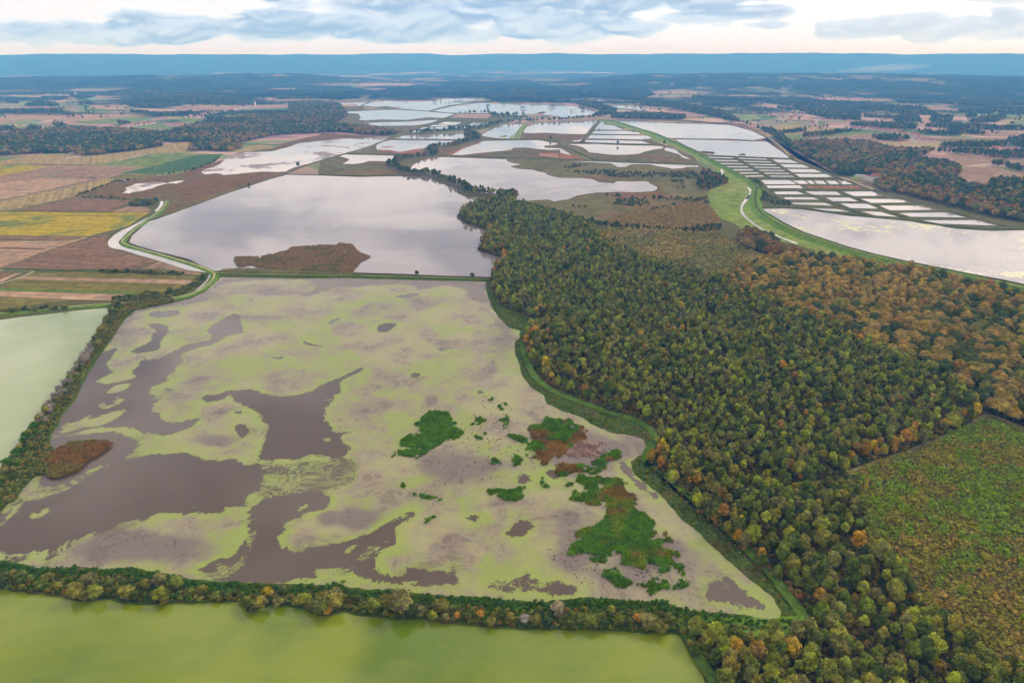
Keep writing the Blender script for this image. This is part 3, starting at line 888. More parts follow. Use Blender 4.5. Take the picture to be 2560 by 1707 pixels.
SPECK = ['K 1750,60 2000,40 2260,20 J 300,1250 320,1400 240,1500 120,1540 K 2350,250 2150,290 1960,320 1800,330 1690,320 1740,180', 'L 0,790 200,760 250,830 180,880 0,880',
         'K 1450,780 1600,740 1720,460 1800,480 1760,700 1640,880 1400,870 1250,820', 'K -300,720 0,690 300,690 400,620 560,560 600,600 400,720 150,770', 'L 1000,840 1500,830 1700,960 1200,950',
         'L 250,650 430,560 440,640 340,740 240,760', 'J 480,1420 620,1450 560,1500', 'K 560,540 900,440 1100,410 1000,520 700,600']
SOFT = [
 'I 1500,20 2349,25 J 300,25 1180,40 1190,160 1220,260 1050,220 960,180 950,130 840,105 770,125 680,135 550,100 420,105 300,110 150,115 50,140 0,165 '
 'I 2100,180 2020,180 2060,140 2120,90 1990,60 1560,85 1480,120 1400,190 1250,240 1000,270 880,330 800,480 720,540 700,400 900,230 1300,160 1450,80',
 'J 1050,220 1220,260 1260,300 1400,390 1340,470 1360,620 1400,720 1560,860 1760,1000 1700,1010 1480,880 1330,760 1280,640 1200,500 1130,330',
 'M 0,130 60,200 180,310 260,420 370,470 440,560 530,660 500,680 400,600 300,470 180,380 60,300 0,220',
 'J 1200,900 1420,1000 1440,1300 1600,1400 2100,1380 2250,1180 2050,1110 1800,1020 1500,960 1300,860', 'L 1500,560 1720,420 1760,640 1900,720 2340,780 M 330,700 320,820 L 2150,900 1900,940 1600,800',
]
FADE = [('J', 950, 1330, 340, 130, 1.0), ('L', 250, 440, 210, 85, 1.0), ('K', 950, 640, 620, 130, 1.0), ('L', 1720, 730, 230, 140, .8), ('L', 1700, 450, 130, 110, .7), ('L', 1050, 490, 260, 90, .4),
        ('J', 1250, 470, 160, 250, .55), ('J', 750, 560, 330, 160, .35), ('I', 1450, 1150, 200, 60, .75), ('I', 1350, 740, 130, 70, .5), ('I', 1250, 930, 170, 60, .55), ('J', 760, 870, 60, 40, .8),
        ('J', 1500, 1090, 160, 250, .4), ('J', 2150, 1180, 250, 120, .5), ('L', 1250, 330, 200, 60, .5), ('L', 600, 980, 700, 30, .7), ('M', 300, 650, 260, 200, .45), ('I', 1750, 330, 500, 110, .4),
        ('K', 2250, 440, 120, 70, .9), ('L', 2150, 760, 260, 180, .8), ('M', 150, 600, 170, 130, .8), ('I', 1500, 950, 110, 40, .5), ('L', 420, 1000, 500, 30, .6), ('J', 1180, 640, 90, 130, .5), ('I', 1250, 170, 420, 90, .7), ('I', 850, 430, 160, 150, .6), ('I', 1900, 120, 500, 60, .55), ('J', 500, 230, 500, 110, .45), ('J', 1650, 1240, 330, 190, .6), ('L', 1850, 560, 330, 260, .6), ('I', 1650, 1060, 160, 120, .3), ('J', 250, 950, 150, 120, .4), ('L', 900, 620, 220, 110, .45), ('L', 1350, 760, 260, 80, .4)]


def build_main_pond():
    sp = 1.15
    lo, hi = MAINP.min(0) - 2, MAINP.max(0) + 2
    nx, ny = int((hi[0] - lo[0]) / sp) + 2, int((hi[1] - lo[1]) / sp) + 2
    X, Y = np.meshgrid(lo[0] + sp * np.arange(nx), lo[1] + sp * np.arange(ny), indexing='ij')
    P = np.stack([X, Y], -1).reshape(-1, 2)
    ins = inside(MAINP, P) | (edge_dist(MAINP, P) < 1.6)
    sel = np.nonzero(ins)[0]
    Q = P[sel]
    wat = np.zeros(len(Q), bool)
    dist = np.full(len(Q), 16.0)
    def near(poly):
        m = 17.0
        return (Q[:, 0] > poly[:, 0].min() - m) & (Q[:, 0] < poly[:, 0].max() + m) & (Q[:, 1] > poly[:, 1].min() - m) & (Q[:, 1] < poly[:, 1].max() + m)
    for t in OPEN:
        pl = smooth(survey(t), True, 1)
        s = near(pl)
        wat[s] |= inside(pl, Q[s])
    for t in MATS:
        pl = smooth(survey(t), True, 1)
        s = near(pl)
        wat[s] &= ~inside(pl, Q[s])
    for t in OPEN + MATS:
        pl = smooth(survey(t), True, 1)
        s = np.nonzero(near(pl))[0]
        dist[s] = np.minimum(dist[s], edge_dist(pl, Q[s]))
    # edges of one outline buried inside another do not count: rebuild distance from the mask where it disagrees
    sdf = np.where(wat, -dist, dist)
    speck = np.zeros(len(Q))
    for t in SPECK:
        pl = smooth(survey(t), True, 1)
        d = edge_dist(pl, Q)
        speck = np.maximum(speck, np.where(inside(pl, Q), np.clip(d / 6.0, 0, 1), 0))
    fade = np.zeros(len(Q))
    for c, u, v, ru, rv, s in FADE:
        e = survey('%s %f,%f %f,%f %f,%f' % (c, u, v, u + ru, v, u, v + rv))
        a, b = e[1] - e[0], e[2] - e[0]
        M = np.linalg.inv(np.array([[a[0], b[0]], [a[1], b[1]]]))
        q = (Q - e[0]) @ M.T
        fade = np.maximum(fade, s * np.exp(-1.1 * (q ** 2).sum(1)))
    for t in SOFT:
        pl = smooth(survey(t), True, 1)
        d = np.where(inside(pl, Q), edge_dist(pl, Q), 0)
        fade = np.maximum(fade, .85 * np.clip(d / 14.0, 0, 1))
    idx = -np.ones(nx * ny, int)
    idx[sel] = np.arange(len(sel))
    I = idx.reshape(nx, ny)
    c = (I[:-1, :-1] >= 0) & (I[1:, :-1] >= 0) & (I[:-1, 1:] >= 0) & (I[1:, 1:] >= 0)
    ci, cj = np.nonzero(c)
    f = np.stack([I[ci, cj], I[ci + 1, cj], I[ci + 1, cj + 1], I[ci, cj + 1]], 1)
    me = bpy.data.meshes.new('pond')
    v = np.concatenate([Q, np.full((len(Q), 1), 0.12)], 1).astype(np.float32)
    me.vertices.add(len(v))
    me.vertices.foreach_set('co', v.reshape(-1))
    me.loops.add(len(f) * 4)
    me.loops.foreach_set('vertex_index', f.reshape(-1).astype(np.int32))
    me.polygons.add(len(f))
    me.polygons.foreach_set('loop_start', np.arange(0, len(f) * 4, 4, dtype=np.int32))
    me.update(calc_edges=True)
    for nm, arr in (('sdf', sdf), ('fade', fade), ('speck', speck)):
        at = me.attributes.new(nm, 'FLOAT', 'POINT')
        at.data.foreach_set('value', arr.astype(np.float32))
    me.materials.append(MAT['water_algae'])
    o = tag(link('pond', me), 'large mauve pond covered in yellow green algae mats', 'pond', kind='structure')
    rimline = ragged(MAINP, 1.8, 3.5)
    link('bank', ribbon_mesh('bank', rimline, [(-1.4, .08), (-.3, .3), (.8, .6), (2.2, .6), (3.5, 0.02)], MAT['grass_bank'], True), o)
build_main_pond()

LEFTP = survey('I 775,245 600,255 450,270 300,290 150,305 0,325 -500,380 -500,1500 0,1420 20,1390 80,1280 140,1190 200,1090 290,980 340,890 420,790 500,680 550,590 620,490 690,390 740,310')
FRONTP = survey('K 0,930 200,955 380,970 480,990 560,1010 720,990 850,1015 1080,1030 1200,1020 1450,1020 1650,1030 1700,1080 1880,1040 2050,1060 2180,1110 L 170,1080 340,1105 470,1130 '
                '700,1140 900,1160 1150,1185 1500,1205 1900,1215 2200,1230 M 0,1100 230,1110 270,1150 310,1230 345,1270 370,1340 395,1404 P 1810,1850 -200,1850 -200,1455')
pond(LEFTP, 'water_green_pale', 'pale milky green pond beyond the willow dyke', (1.6, 4), (2.4, .6), rimmat='grass_bank')
pond(FRONTP, 'water_green', 'bright green pond in front of the bushy dyke', (1.8, 4), (2.0, .5), rimmat='grass_bank')

POND4 = ('D 2110,402 2352,408 E 0,935 400,950 800,940 1000,940 1060,950 1150,990 1250,1030 1340,1060 1350,1110 1420,1140 1600,1145 1740,1145 H 1020,235 930,262 880,287 845,298 825,318 805,325 805,345 '
  '860,375 930,400 1010,418 1000,440 950,460 950,500 925,515 930,535 1000,555 1060,575 1080,590 1050,600 1020,640 1010,692 900,687 700,682 500,672 300,668 0,655 D 1570,1112 1500,1085 1400,1030 '
  '1250,990 1100,950 1000,920 950,900 970,850 1040,790 1080,745 1150,730 1300,670 1500,600 1700,530 1850,480 2000,430')
pond(POND4, 'water_silt', 'big calm mauve pond with a brown reed island', (1.5, 6), (3.5, 1.0), rimmat='mud_bank')
pond('E 880,870 900,840 960,800 1080,770 1210,755 1500,765 1840,778 1830,795 1900,815 2000,828 1870,850 1950,870 2080,880 2150,900 2210,910 2230,930 2352,958 F 200,960 330,970 390,1000 520,1010 '
  '560,990 700,995 800,990 870,995 880,1015 950,1050 945,1080 900,1095 740,1105 540,1100 330,1110 150,1140 60,1176 H 1410,240 1370,248 1350,235 1260,240 1180,247 1160,240 1150,225 1100,205 '
  'E 1800,1120 1600,1110 1500,1070 1400,1030 1300,1000 1180,960 1100,920 1000,915 930,900', 'water_pale', 'pale pond behind the tree belt with reed shores', (3, 8), (3, .9), rimmat='reed_brown')
PONDS = [
 ('E 180,760 230,730 830,745 800,780 650,800 480,797 420,815 340,828 220,825 290,780 220,758', 'water_pale', 'small pond left of the tree belt', (2, 8), (4, 1)),
 ('E 545,665 560,620 690,590 1340,597 1250,640 1050,655 1000,690 980,715 800,730 640,715 560,690', 'water_pale', 'pale pond edged with red mud', (3, 10), (4, 1)),
 ('E 700,575 830,545 1000,545 1200,530 1420,525 1430,560 1380,585 1100,582 900,580 780,578', 'water_pale', 'narrow pale pond behind the red mud pond', (3, 10), (4, 1)),
 ('D 1490,370 1560,350 1640,300 1700,260 1800,240 2000,235 2100,210 2200,170 E 0,600 170,575 280,575 400,580 440,560 700,550 600,600 400,690 200,738 0,793 D 2200,345 2130,360 2100,382 1900,385 '
  '1650,405 1600,390 1500,400', 'water_marsh', 'silvery shallow pond streaked with algae along the rusty marsh', (14, 9), None),
 ('D 890,540 910,500 1000,470 1150,455 1250,465 1160,490 1020,530 950,545', 'water_marsh', 'silvery pool in the rusty marsh', (9, 7), None),
 ('D 1220,465 1290,450 1360,446 1300,470', 'water_pale', 'tiny silvery pool in the rusty marsh', (4, 6), None),
 ('E 125,245 200,195 300,185 570,185 480,215 380,260 350,240 200,245', 'water_far', 'far pond in front of the blue wood, leftmost of the chain', (3, 20), (7, 1.2)),
 ('E 400,255 590,190 800,170 1250,158 1400,158 1570,170 1620,195 1680,205 1500,225 1300,245 1200,270 1060,308 800,290 600,275', 'water_far', 'broad far pond along the blue wood', (4, 25), (7, 1.2)),
 ('E 1100,305 1300,260 1500,235 1700,210 1900,215 2352,240 F 100,255 240,270 330,300 375,320 300,345 200,360 0,372 E 2352,360 2100,335 1950,348 1700,330 1400,325 1250,325', 'water_far',
  'long far pond behind the dark tree row', (4, 25), (7, 1.2)),
 ('E 200,315 500,300 740,292 1000,305 1330,335 1250,365 1200,375 1050,370 850,395 600,390 450,400 370,395 400,370 380,335 250,325', 'water_far', 'far pond with a reed shore below the broad one', (4, 18), (6, 1.2)),
 ('E 410,425 600,415 850,410 1000,400 1200,388 1150,405 1000,440 900,450 700,452 500,450 480,432', 'water_pale', 'slim far pond above the marsh hedge', (4, 14), (5, 1)),
 ('F 95,190 200,178 400,172 600,185 700,205 740,225 900,240 1130,268 1000,285 800,300 740,288 570,280 450,265 330,240 160,225', 'water_pale', 'bright far pond right of the chain under the wood', (5, 25), (7, 1.2)),
 ('F 520,345 570,325 640,325 670,345', 'water_pale', 'tiny bright pool in the far reeds', (2, 14), None), ('F 680,322 840,325 720,347', 'water_pale', 'tiny triangular pool in the far reeds', (2, 14), None),
 ('E 1140,440 1230,410 1400,415 1330,445', 'water_pale', None, None, (3, 1)), ('E 1060,460 1110,440 1260,445 1240,460', 'water_pale', None, None, (3, 1)),
 ('E 950,490 1010,463 1060,465 1040,485', 'water_pale', None, None, (3, 1)), ('E 1120,485 1130,462 1260,462 1250,482', 'water_pale', None, None, (3, 1)),
 ('E 1440,450 1500,420 1550,420 1490,450', 'water_pale', None, None, (3, 1)), ('E 1510,448 1560,420 1610,420 1550,448', 'water_pale', None, None, (3, 1)),
 ('E 1590,445 1640,420 1690,420 1650,445', 'water_pale', None, None, (3, 1)), ('E 1050,485 1090,465 1110,465 1110,485', 'water_pale', None, None, (3, 1)),
 ('E 870,520 920,495 1000,490 980,515', 'water_pale', None, None, (3, 1)), ('E 1280,477 1290,460 1420,455 1430,475', 'water_pale', None, None, (3, 1)),
 ('E 1590,530 1700,470 1770,435 2050,432 1980,460 1940,500 1900,580 1740,575 1600,555', 'water_pale', 'pale pond with small green islets beside the straight green bank', (4, 10), (4, 1)),
 ('E 1995,500 2030,455 2120,425 2352,412 F 370,402 330,440 270,520 235,535 0,530 E 2200,520 2080,525 2010,525', 'water_pale', 'pale pond under the dark tree row', (4, 12), (4, 1)),
 ('E 1230,735 1400,660 1600,598 2130,590 2340,625 2290,640 2190,650 2200,665 2352,670 F 60,700 120,735 0,760 E 2352,685 2240,690 2000,665 1890,670 1870,690 1600,715 1380,740', 'water_pale',
  'cream coloured shallow pond right of the tree belt', (3, 10), (4, 1)),
 ('F 115,600 170,580 210,565 200,605 130,608', 'water_pale', 'small pale pool at the foot of the straight dyke', (3, 8), (3, .8)),
 ('F 335,490 400,412 440,412 420,435 540,448 560,465 625,485 600,493', 'water_far', 'topmost bright pond beside the levee', (2, 8), (4, 1)),
 ('F 310,530 340,500 640,498 780,515 780,535 500,535', 'water_far', 'second bright strip pond beside the levee', (2, 8), (4, 1)),
 ('F 265,577 300,540 850,545 905,570 830,588 500,580', 'water_far', 'third bright strip pond beside the levee', (2, 8), (4, 1)),
 ('F 240,610 260,588 500,590 800,598 900,630 600,625 350,618', 'water_far', 'lowest bright strip pond beside the levee', (2, 8), (4, 1)),
 ('F 60,630 350,628 600,640 900,645 1030,655 1010,675 920,685 830,705 770,730 640,740 500,735 270,710 260,690 200,655', 'water_pale', 'bright pond with a green reed shore below the strip ponds', (4, 9), (3, .9)),
 ('F 1010,690 1040,660 1130,680 1200,740 1310,785 1240,775 1190,760 1180,735', 'water_pale', 'bright sliver of water along the levee foot', (3, 8), (3, .8)),
 ('F 0,795 350,797 500,800 700,810 900,820 1350,835 1370,855 1230,855 1215,868 1100,875 1040,860 970,850 880,830 700,828 640,855 570,858 500,820 360,812', 'water_pale',
  'long thin bright channel across the reed marsh', (2, 8), (2.5, .8)),
 ('F 500,392 700,390 850,405 1100,425 1300,430 1650,440 1750,465 1900,510 2020,570 1900,595 1650,580 1400,580 1070,572 950,530 700,450', 'water_far', 'bright pond right of the levee, farther of the pair', (3, 12), (4, 1.1)),
 ('F 1110,582 1500,588 1850,600 2030,605 2100,655 2200,720 2260,770 2000,765 1700,750 1440,735 1330,690', 'water_far', 'bright pond above the basin grid, nearer of the pair', (3, 12), (4, 1.1)),
]
nb = 0
for t, mt, lb, rag, rim in PONDS:
    if lb is None:
        nb += 1
        pl = survey(t)
        if area(pl) < 0:
            pl = pl[::-1]
        o = sheet('fish_basin', pl, 0.14, MAT[mt], 'pale basin in the far cluster of small fish basins', 'basin', group='far cluster of small basins')
        link('bank', ribbon_mesh('bank', dense(pl, 10, True), [(-.5, .05), (.5, .9), (2.5, .9), (4, .05)], MAT['dyke_olive'], True), o)
    else:
        pond(t, mt, lb, rag, rim, rimmat='marsh_brown')


def lerp(a, b, t):
    return (a[0] + (b[0] - a[0]) * t, a[1] + (b[1] - a[1]) * t)


def basin(quad, label, crop='G'):
    pl = survey(crop + ' ' + ' '.join('%.2f,%.2f' % q for q in quad))
    if area(pl) < 0:
        pl = pl[::-1]
    pl = ragged(pl, .6, 6.0)
    o = sheet('fish_basin', pl, 0.13, MAT[random.choice(['water_far', 'water_far', 'water_pale'])], label, 'basin', group='rectangular fish basins by the levee')
    link('bank', ribbon_mesh('bank', pl, [(-.4, .05), (.2, .6), (.9, .8), (1.6, .1)], MAT['dyke_olive'], True), o)


ORD = ['first', 'second', 'third', 'fourth', 'fifth', 'sixth', 'seventh']
for nm, (l0, l1, r0, r1, nr) in {'levee side': ((-109, 279), (223, 452), (88, 287), (362, 448), 7), 'middle': ((128, 288), (405, 450), (352, 297), (592, 450), 7),
                                 'wood side': ((395, 300), (625, 450), (552, 305), (905, 450), 4)}.items():
    for i in range(nr):
        a, b = i / nr + .025, (i + 1) / nr - .03
        if nr == 7:
            b -= .02
        basin([lerp(l0, l1, a), lerp(r0, r1, a), lerp(r0, r1, b), lerp(l0, l1, b)], '%s basin from the top in the %s column of the upper grid' % (ORD[i], nm))
MID = [[(315, 465), (540, 465), (600, 500), (350, 500)], [(550, 468), (650, 468), (690, 498), (615, 498)], [(665, 468), (710, 468), (740, 498), (700, 498)], [(720, 468), (800, 470), (830, 500), (755, 498)],
       [(815, 470), (890, 470), (930, 500), (850, 500)], [(905, 468), (980, 470), (1030, 500), (945, 500)]]
for i, q in enumerate(MID):
    basin(q, '%s basin from the levee in the narrow middle row' % ORD[i])
basin([(355, 508), (610, 505), (650, 530), (375, 530)], 'long basin just under the narrow middle row')
LOW = [[(410, 555), (600, 553), (670, 578), (440, 578)], [(640, 552), (900, 555), (945, 583), (700, 582)], [(940, 555), (1170, 552), (1280, 590), (1020, 592)],
       [(490, 598), (720, 598), (780, 620), (510, 618)], [(810, 598), (1000, 600), (1080, 632), (870, 632)], [(1080, 608), (1390, 612), (1480, 640), (1160, 645)],
       [(550, 640), (810, 640), (890, 668), (570, 655)], [(920, 645), (1160, 648), (1230, 690), (1010, 685)], [(1230, 662), (1560, 662), (1690, 698), (1310, 702)],
       [(690, 683), (900, 688), (1030, 715), (800, 705)], [(1080, 705), (1240, 710), (1400, 755), (1200, 742)], [(1370, 720), (1750, 715), (1920, 758), (1480, 752)],
       [(1540, 775), (1990, 775), (2170, 822), (1700, 805)]]
for i, q in enumerate(LOW):
    c = ['levee side', 'middle', 'wood side'][i % 3] if i < 12 else 'wood side'
    basin(q, '%s basin from the top in the %s column of the lower grid' % (ORD[i // 3], c))
for i in range(8):
    x = 668 + i * 54
    pl = survey('G %d,%d %d,%d %d,%d %d,%d' % (x, 511, x + 40, 511, x + 62, 531, x + 14, 531))
    sheet('drained_basin', pl, .12, MAT['mud_red'], 'small drained brown basin in the row under the middle basins', 'basin', group='drained brown basins')
# grass dykes dividing the basin columns
for t, lb in (('G 108,284 385,450', 'first diagonal dyke of the upper basin grid'), ('G 374,296 610,452', 'second diagonal dyke of the upper basin grid'), ('G -60,278 570,302', 'far cross dyke above the basin grid'),
              ('G 215,455 940,457', 'long cross dyke under the upper basin grid'), ('G 400,543 1180,546', 'cross dyke above the lower basin grid'), ('G 610,545 800,620 1120,735', 'first diagonal dyke of the lower basin grid'),
              ('G 900,545 1200,665 1480,775', 'second diagonal dyke of the lower basin grid'), ('G 590,675 800,708 1200,752 1480,778 1700,815 2000,845 2300,845', 'curved dyke between lower basins and the big pond'),
              ('G 540,300 700,365 920,450 1050,490 1180,545 1500,625 1750,690 1950,755 2190,822', 'outer dyke of the basins along the wood')):
    ln = dense(survey(t), 10, False)
    tag(link('dyke', ribbon_mesh('dyke', ln, [(-5, .08), (-2, 1.7), (2, 1.7), (5, .08)], MAT['dyke_olive'])), lb, 'dyke', kind='structure')

RIGHT = survey('G 305,685 500,682 640,690 800,712 1000,740 1200,755 1450,775 1600,805 1850,840 2100,855 2352,850 2700,850 2700,1345 2352,1277 2200,1242 2000,1206 1800,1166 1600,1126 1400,1086 1200,1041 '
               '1000,986 800,921 650,871 500,801 400,741 330,701')
pond(RIGHT, 'water_right', 'wide shining pond right of the green levee', (1.0, 6), (3, 1.3), rimmat='grass_bank')
pond('B 770,545 900,535 1100,525 1370,525 1200,540 950,550', 'water_pale', 'thin far lake under the blue hills', (8, 80), None, z=1.2)
pond('B 1610,512 1800,506 1990,508 1700,516', 'water_pale', 'farthest thin strip of water below the hills', (8, 90), None, z=1.4)

# canal, stream
pond('D 1095,712 980,775 860,830 800,880 790,920 820,945 900,955 1000,990 1150,1030 1300,1080 1400,1110 1480,1115 1530,1130 1535,1150 1500,1200 1430,1260 1450,1255 1530,1190 1560,1150 1555,1130 '
     '1500,1105 1350,1060 1200,1010 1050,970 920,940 880,920 880,890 920,840 1000,780 1085,728', 'water_canal', 'milky white canal bending around the field corner', (.5, 5), None, z=0.2, name='canal', sm=1)
def ribbon(name, text, w, z, mt, label, cat, closed=False, sm=2, seg=6, wj=0.0):
    ln = dense(smooth(survey(text), False, sm), seg, False)
    jit = rng.uniform(1 - wj, 1 + wj, len(ln)) if wj else np.ones(len(ln))
    return tag(link(name, ribbon_mesh(name, ln, [(-w / 2, z), (w / 2, z)], MAT[mt], False, lambda i: jit[i])), label, cat, kind='structure')
ribbon('canal', 'D 1145,675 1178,645 1190,615 1188,600', 5.5, .75, 'water_canal', 'short milky reach of canal by the thicket', 'canal')
ribbon('stream', 'F 1580,875 1592,900 1570,940 1578,965', 6, .3, 'water_canal', 'short white bend of stream by the brown trees', 'stream', wj=.3)
ribbon('stream', 'F 1840,1055 1880,1100 1850,1150 1815,1180 G 240,570 200,620 165,670 165,710 200,760 280,820 370,870 480,915 600,960', 4.5, .3, 'water_canal', 'white meandering stream through the meadow', 'stream', wj=.45)

# ------------------------------------------------------------------ dykes, banks, tracks near the main ponds
def dyke(text, prof, mt, label, track=None, seg=5):
    ln = dense(smooth(survey(text), False, 2), seg, False)
    tag(link('dyke', ribbon_mesh('dyke', ln, prof, MAT[mt])), label, 'dyke', kind='structure')
    if track:
        w, z, tm, lb = track
        tag(link('track', ribbon_mesh('track', ln, [(-w / 2, z), (w / 2, z)], MAT[tm])), lb, 'track', kind='structure')
PR = [(-5.2, .1), (-2.2, 1.5), (2.2, 1.5), (5.2, .1)]
dyke('D 1225,600 1205,645 1135,705 1065,752 965,832 897,890 907,915 1000,945 1150,985 1300,1030 1450,1075 1550,1115 1585,1140 1560,1190 1500,1240 1420,1285 1300,1312 1100,1338 900,1352 700,1365 400,1390 '
     '0,1430 -300,1460', PR, 'grass_lush', 'bright green dyke following the white canal', (2.4, 1.53, 'track_pale', 'pale track along the canal dyke'))
dyke('D 1590,1133 1900,1140 2352,1150 H 200,686 400,690 700,697 1000,707', [(-4.5, .1), (-1.6, 1.5), (1.6, 1.5), (4.5, .1)], 'grass_bank', 'straight dyke between the two mauve ponds',
     (2.2, 1.53, 'grass_meadow', 'pale grass track on the straight pond dyke'))
dyke('D 1075,742 1150,722 1400,632 1700,522 2000,425 2110,390 2200,350 E 0,797 200,737 450,670 650,590 850,530 1100,420 1330,337', [(-6, .1), (-2, 1.6), (2, 1.6), (6, .1)], 'dyke_olive',
     'long olive dyke from the canal to the far ponds', (2.5, 1.63, 'track_earth', 'earth track on the long olive dyke'))
dyke('E 0,930 400,944 800,934 1000,936', [(-3, .1), (-1, 1.2), (1, 1.2), (3, .1)], 'mud_bank', 'low dark dyke along the top of the big mauve pond')
dyke('E 240,725 600,735 900,742 1100,740', [(-4, .1), (-1.5, 1.4), (1.5, 1.4), (4, .1)], 'grass_bank', 'dark dyke between the red mud pond and the small pond')
dyke('E 1210,748 1500,758 2000,772 2352,778 F 350,797 900,818 1350,835', [(-4, .1), (-1.5, 1.5), (1.5, 1.5), (4, .1)], 'grass_bank', 'long dark dyke above the reed marsh')
dyke('F 120,612 300,620 600,632 920,640', [(-5, .1), (-2, 1.6), (2, 1.6), (5, .1)], 'grass_bank', 'dark dyke under the strip ponds')
dyke('E 1580,592 2100,583 2250,590 2352,600', [(-4, .1), (-1.5, 1.4), (1.5, 1.4), (4, .1)], 'grass_bank', 'dark dyke above the cream pond')
dyke('F 380,405 300,510 215,610', [(-7, .1), (-3, 1.8), (3, 1.8), (7, .1)], 'dyke_olive', 'straight dyke climbing to the levee head')
dyke('E 2010,440 1960,500 1920,585', [(-11, .1), (-5, 1.8), (5, 1.8), (11, .1)], 'grass_meadow', 'broad green bank between two pale ponds')
dyke('F 0,640 150,700 350,790', [(-4, .1), (-1.5, 1.4), (1.5, 1.4), (4, .1)], 'grass_bank', 'slanting dyke through the far reed marsh')
dyke('E 400,258 590,272 800,289 1060,308 1330,333', [(-6, .1), (-2.5, 1.8), (2.5, 1.8), (6, .1)], 'grass_bank', 'far dyke between the chain ponds')
dyke('E 400,255 480,225 580,190', [(-5, .1), (-2, 1.8), (2, 1.8), (5, .1)], 'grass_bank', 'far short dyke left of the broad pond')
dyke('E 1070,308 1200,272 1300,248 1450,232 1690,207', [(-7, .1), (-3, 2.2), (3, 2.2), (7, .1)], 'grass_bank', 'far bushy dyke between the two broad ponds')
dyke('F 1070,575 1400,582 1650,584 1850,598 2020,590', [(-5, .1), (-2, 1.5), (2, 1.5), (5, .1)], 'marsh_brown', 'low dyke between the two bright ponds')

FRONTDYKE = survey('K -300,735 0,748 150,775 300,794 500,786 700,806 900,786 1000,815 1150,835 1250,865 1400,890 1600,900 1900,910 2200,910 L 0,910 100,906 200,930 300,945 500,950 700,975 900,990 1050,996 1250,1010 '
   '1450,1025 1650,1016 1850,997 2000,1007 2110,1020 2352,1020 M 300,970 450,990 640,1010 800,1040 880,1025 950,1040 940,1085 640,1100 350,1080 300,1090 240,1105 0,1093 L 2200,1225 1900,1208 1500,1198 '
   '1150,1178 900,1153 700,1133 470,1123 340,1098 170,1073 K 2180,1100 2050,1052 1880,1032 1700,1070 1650,1022 1450,1012 1200,1012 1080,1022 850,1007 720,982 560,1002 480,982 380,962 200,947 0,922 -300,905')
canopy('embankment', FRONTDYKE, 2.0, 1.1, MAT['grass_bank'], 'bushy earth dyke between the green pond and the algae pond', 'embankment', 'structure', .1, .3, 5)
LEFTDYKE = survey('I 775,240 740,308 690,388 620,488 550,588 500,678 420,788 340,888 290,978 200,1088 140,1188 80,1278 20,1388 0,1425 -300,1640 -200,1760 K 0,400 40,345 90,335 150,245 180,210 240,155 320,145 '
   'I 380,1230 325,1180 335,1110 385,1050 405,980 475,900 535,800 585,690 635,620 695,540 745,470 795,390 845,320 915,260 1045,235 1200,205 1180,185 900,205')
canopy('embankment', LEFTDYKE, 2.0, 1.2, MAT['grass_bank'], 'narrow dyke of willows between pale green pond and algae pond', 'embankment', 'structure', .1, .3, 5)
RIGHTBANK = survey('J 1145,70 1150,160 1180,250 1225,310 1300,380 1370,400 1365,450 1335,480 1340,560 1380,640 1385,710 1440,780 1540,840 1560,900 1650,940 1790,985 1880,1040 2000,1100 2100,1110 2210,1135 2245,1200 '
   '2200,1250 2135,1300 2160,1380 M 60,190 130,240 200,320 260,410 330,450 390,500 440,560 560,660 640,730 750,810 840,890 885,980 870,1030 950,1060 1070,1090 1090,990 930,900 890,820 720,690 640,610 560,520 420,420 280,280 '
   '150,160 40,50 J 2330,1420 2230,1290 2290,1240 2330,1100 2250,1030 2130,970 2000,950 1870,895 1700,830 1560,770 1490,700 1450,640 1420,560 1400,480 1420,400 1530,340 1330,270 1250,230 1190,120')
canopy('embankment', RIGHTBANK, 2.2, .8, MAT['grass_bank'], 'dark grassy bank along the forest edge', 'embankment', 'structure', .06, .35, 5)
PATH = 'M 700,1075 900,1075 1000,1050 1000,1000 900,870 800,740 680,620 560,500 440,390 300,260 150,140 40,40 J 2270,1350 2210,1270 2260,1200 2300,1130 2230,1060 2120,1005 1990,975 1860,925 1690,865 1550,800 1470,730 1420,640 1390,540 1375,480'
ribbon('grass_path', PATH, 5.5, 1.25, 'grass_path', 'mown green track on the bank below the forest', 'path', wj=.1)
ribbon('grass_path', 'M 240,1078 400,1062 640,1080 800,1078 960,1070 1030,1060', 11, 1.7, 'grass_lush', 'bright green grass strip at the corner of the two ponds', 'path', wj=.12)
ribbon('grass_path', 'M 270,1090 320,1180 360,1260 410,1340 460,1420 520,1520', 5, 1.3, 'grass_path', 'narrow green track beside the bright green pond', 'path', wj=.1)
ribbon('track', 'N 1000,1540 1150,1470 1260,1430 1400,1380 1700,1275 2000,1150 2110,1070 2200,1090 2352,1160 2500,1220', 4.2, .25, 'track_earth', 'earth track between forest and scrub clearing', 'track', wj=.2)
ribbon('track', 'D 0,1205 150,1160 250,1115 235,1108 0,1107 -300,1106', 4, .3, 'track_pale', 'pale farm track turning a sharp corner', 'track', sm=1)
ribbon('track', 'D 0,595 350,515 700,440 780,430', 3, .35, 'grass_bank', 'grassy farm track between the mauve fields', 'track')
ribbon('track', 'D 0,668 400,672 700,678 900,680', 3, .35, 'grass_bank', 'grass strip above the yellow crop', 'track')
ribbon('track', 'D 0,325 300,328 600,333 750,328', 4, .35, 'grass_bank', 'grass strip along the small yellow crop', 'track')
ribbon('track', 'D 30,1102 500,1108 960,1112', 7, .35, 'grass_bank', 'dark grass strip above the olive stubble', 'track')
ribbon('track', 'G 180,60 300,105 400,150 470,210 540,280', 5, .9, 'track_pale', 'white track beside the bright far ponds', 'track')
ribbon('track', 'G 930,450 1050,490 1100,515 1180,545', 6, 1.9, 'track_pale', 'pale track past the fish basins to the farm', 'track')
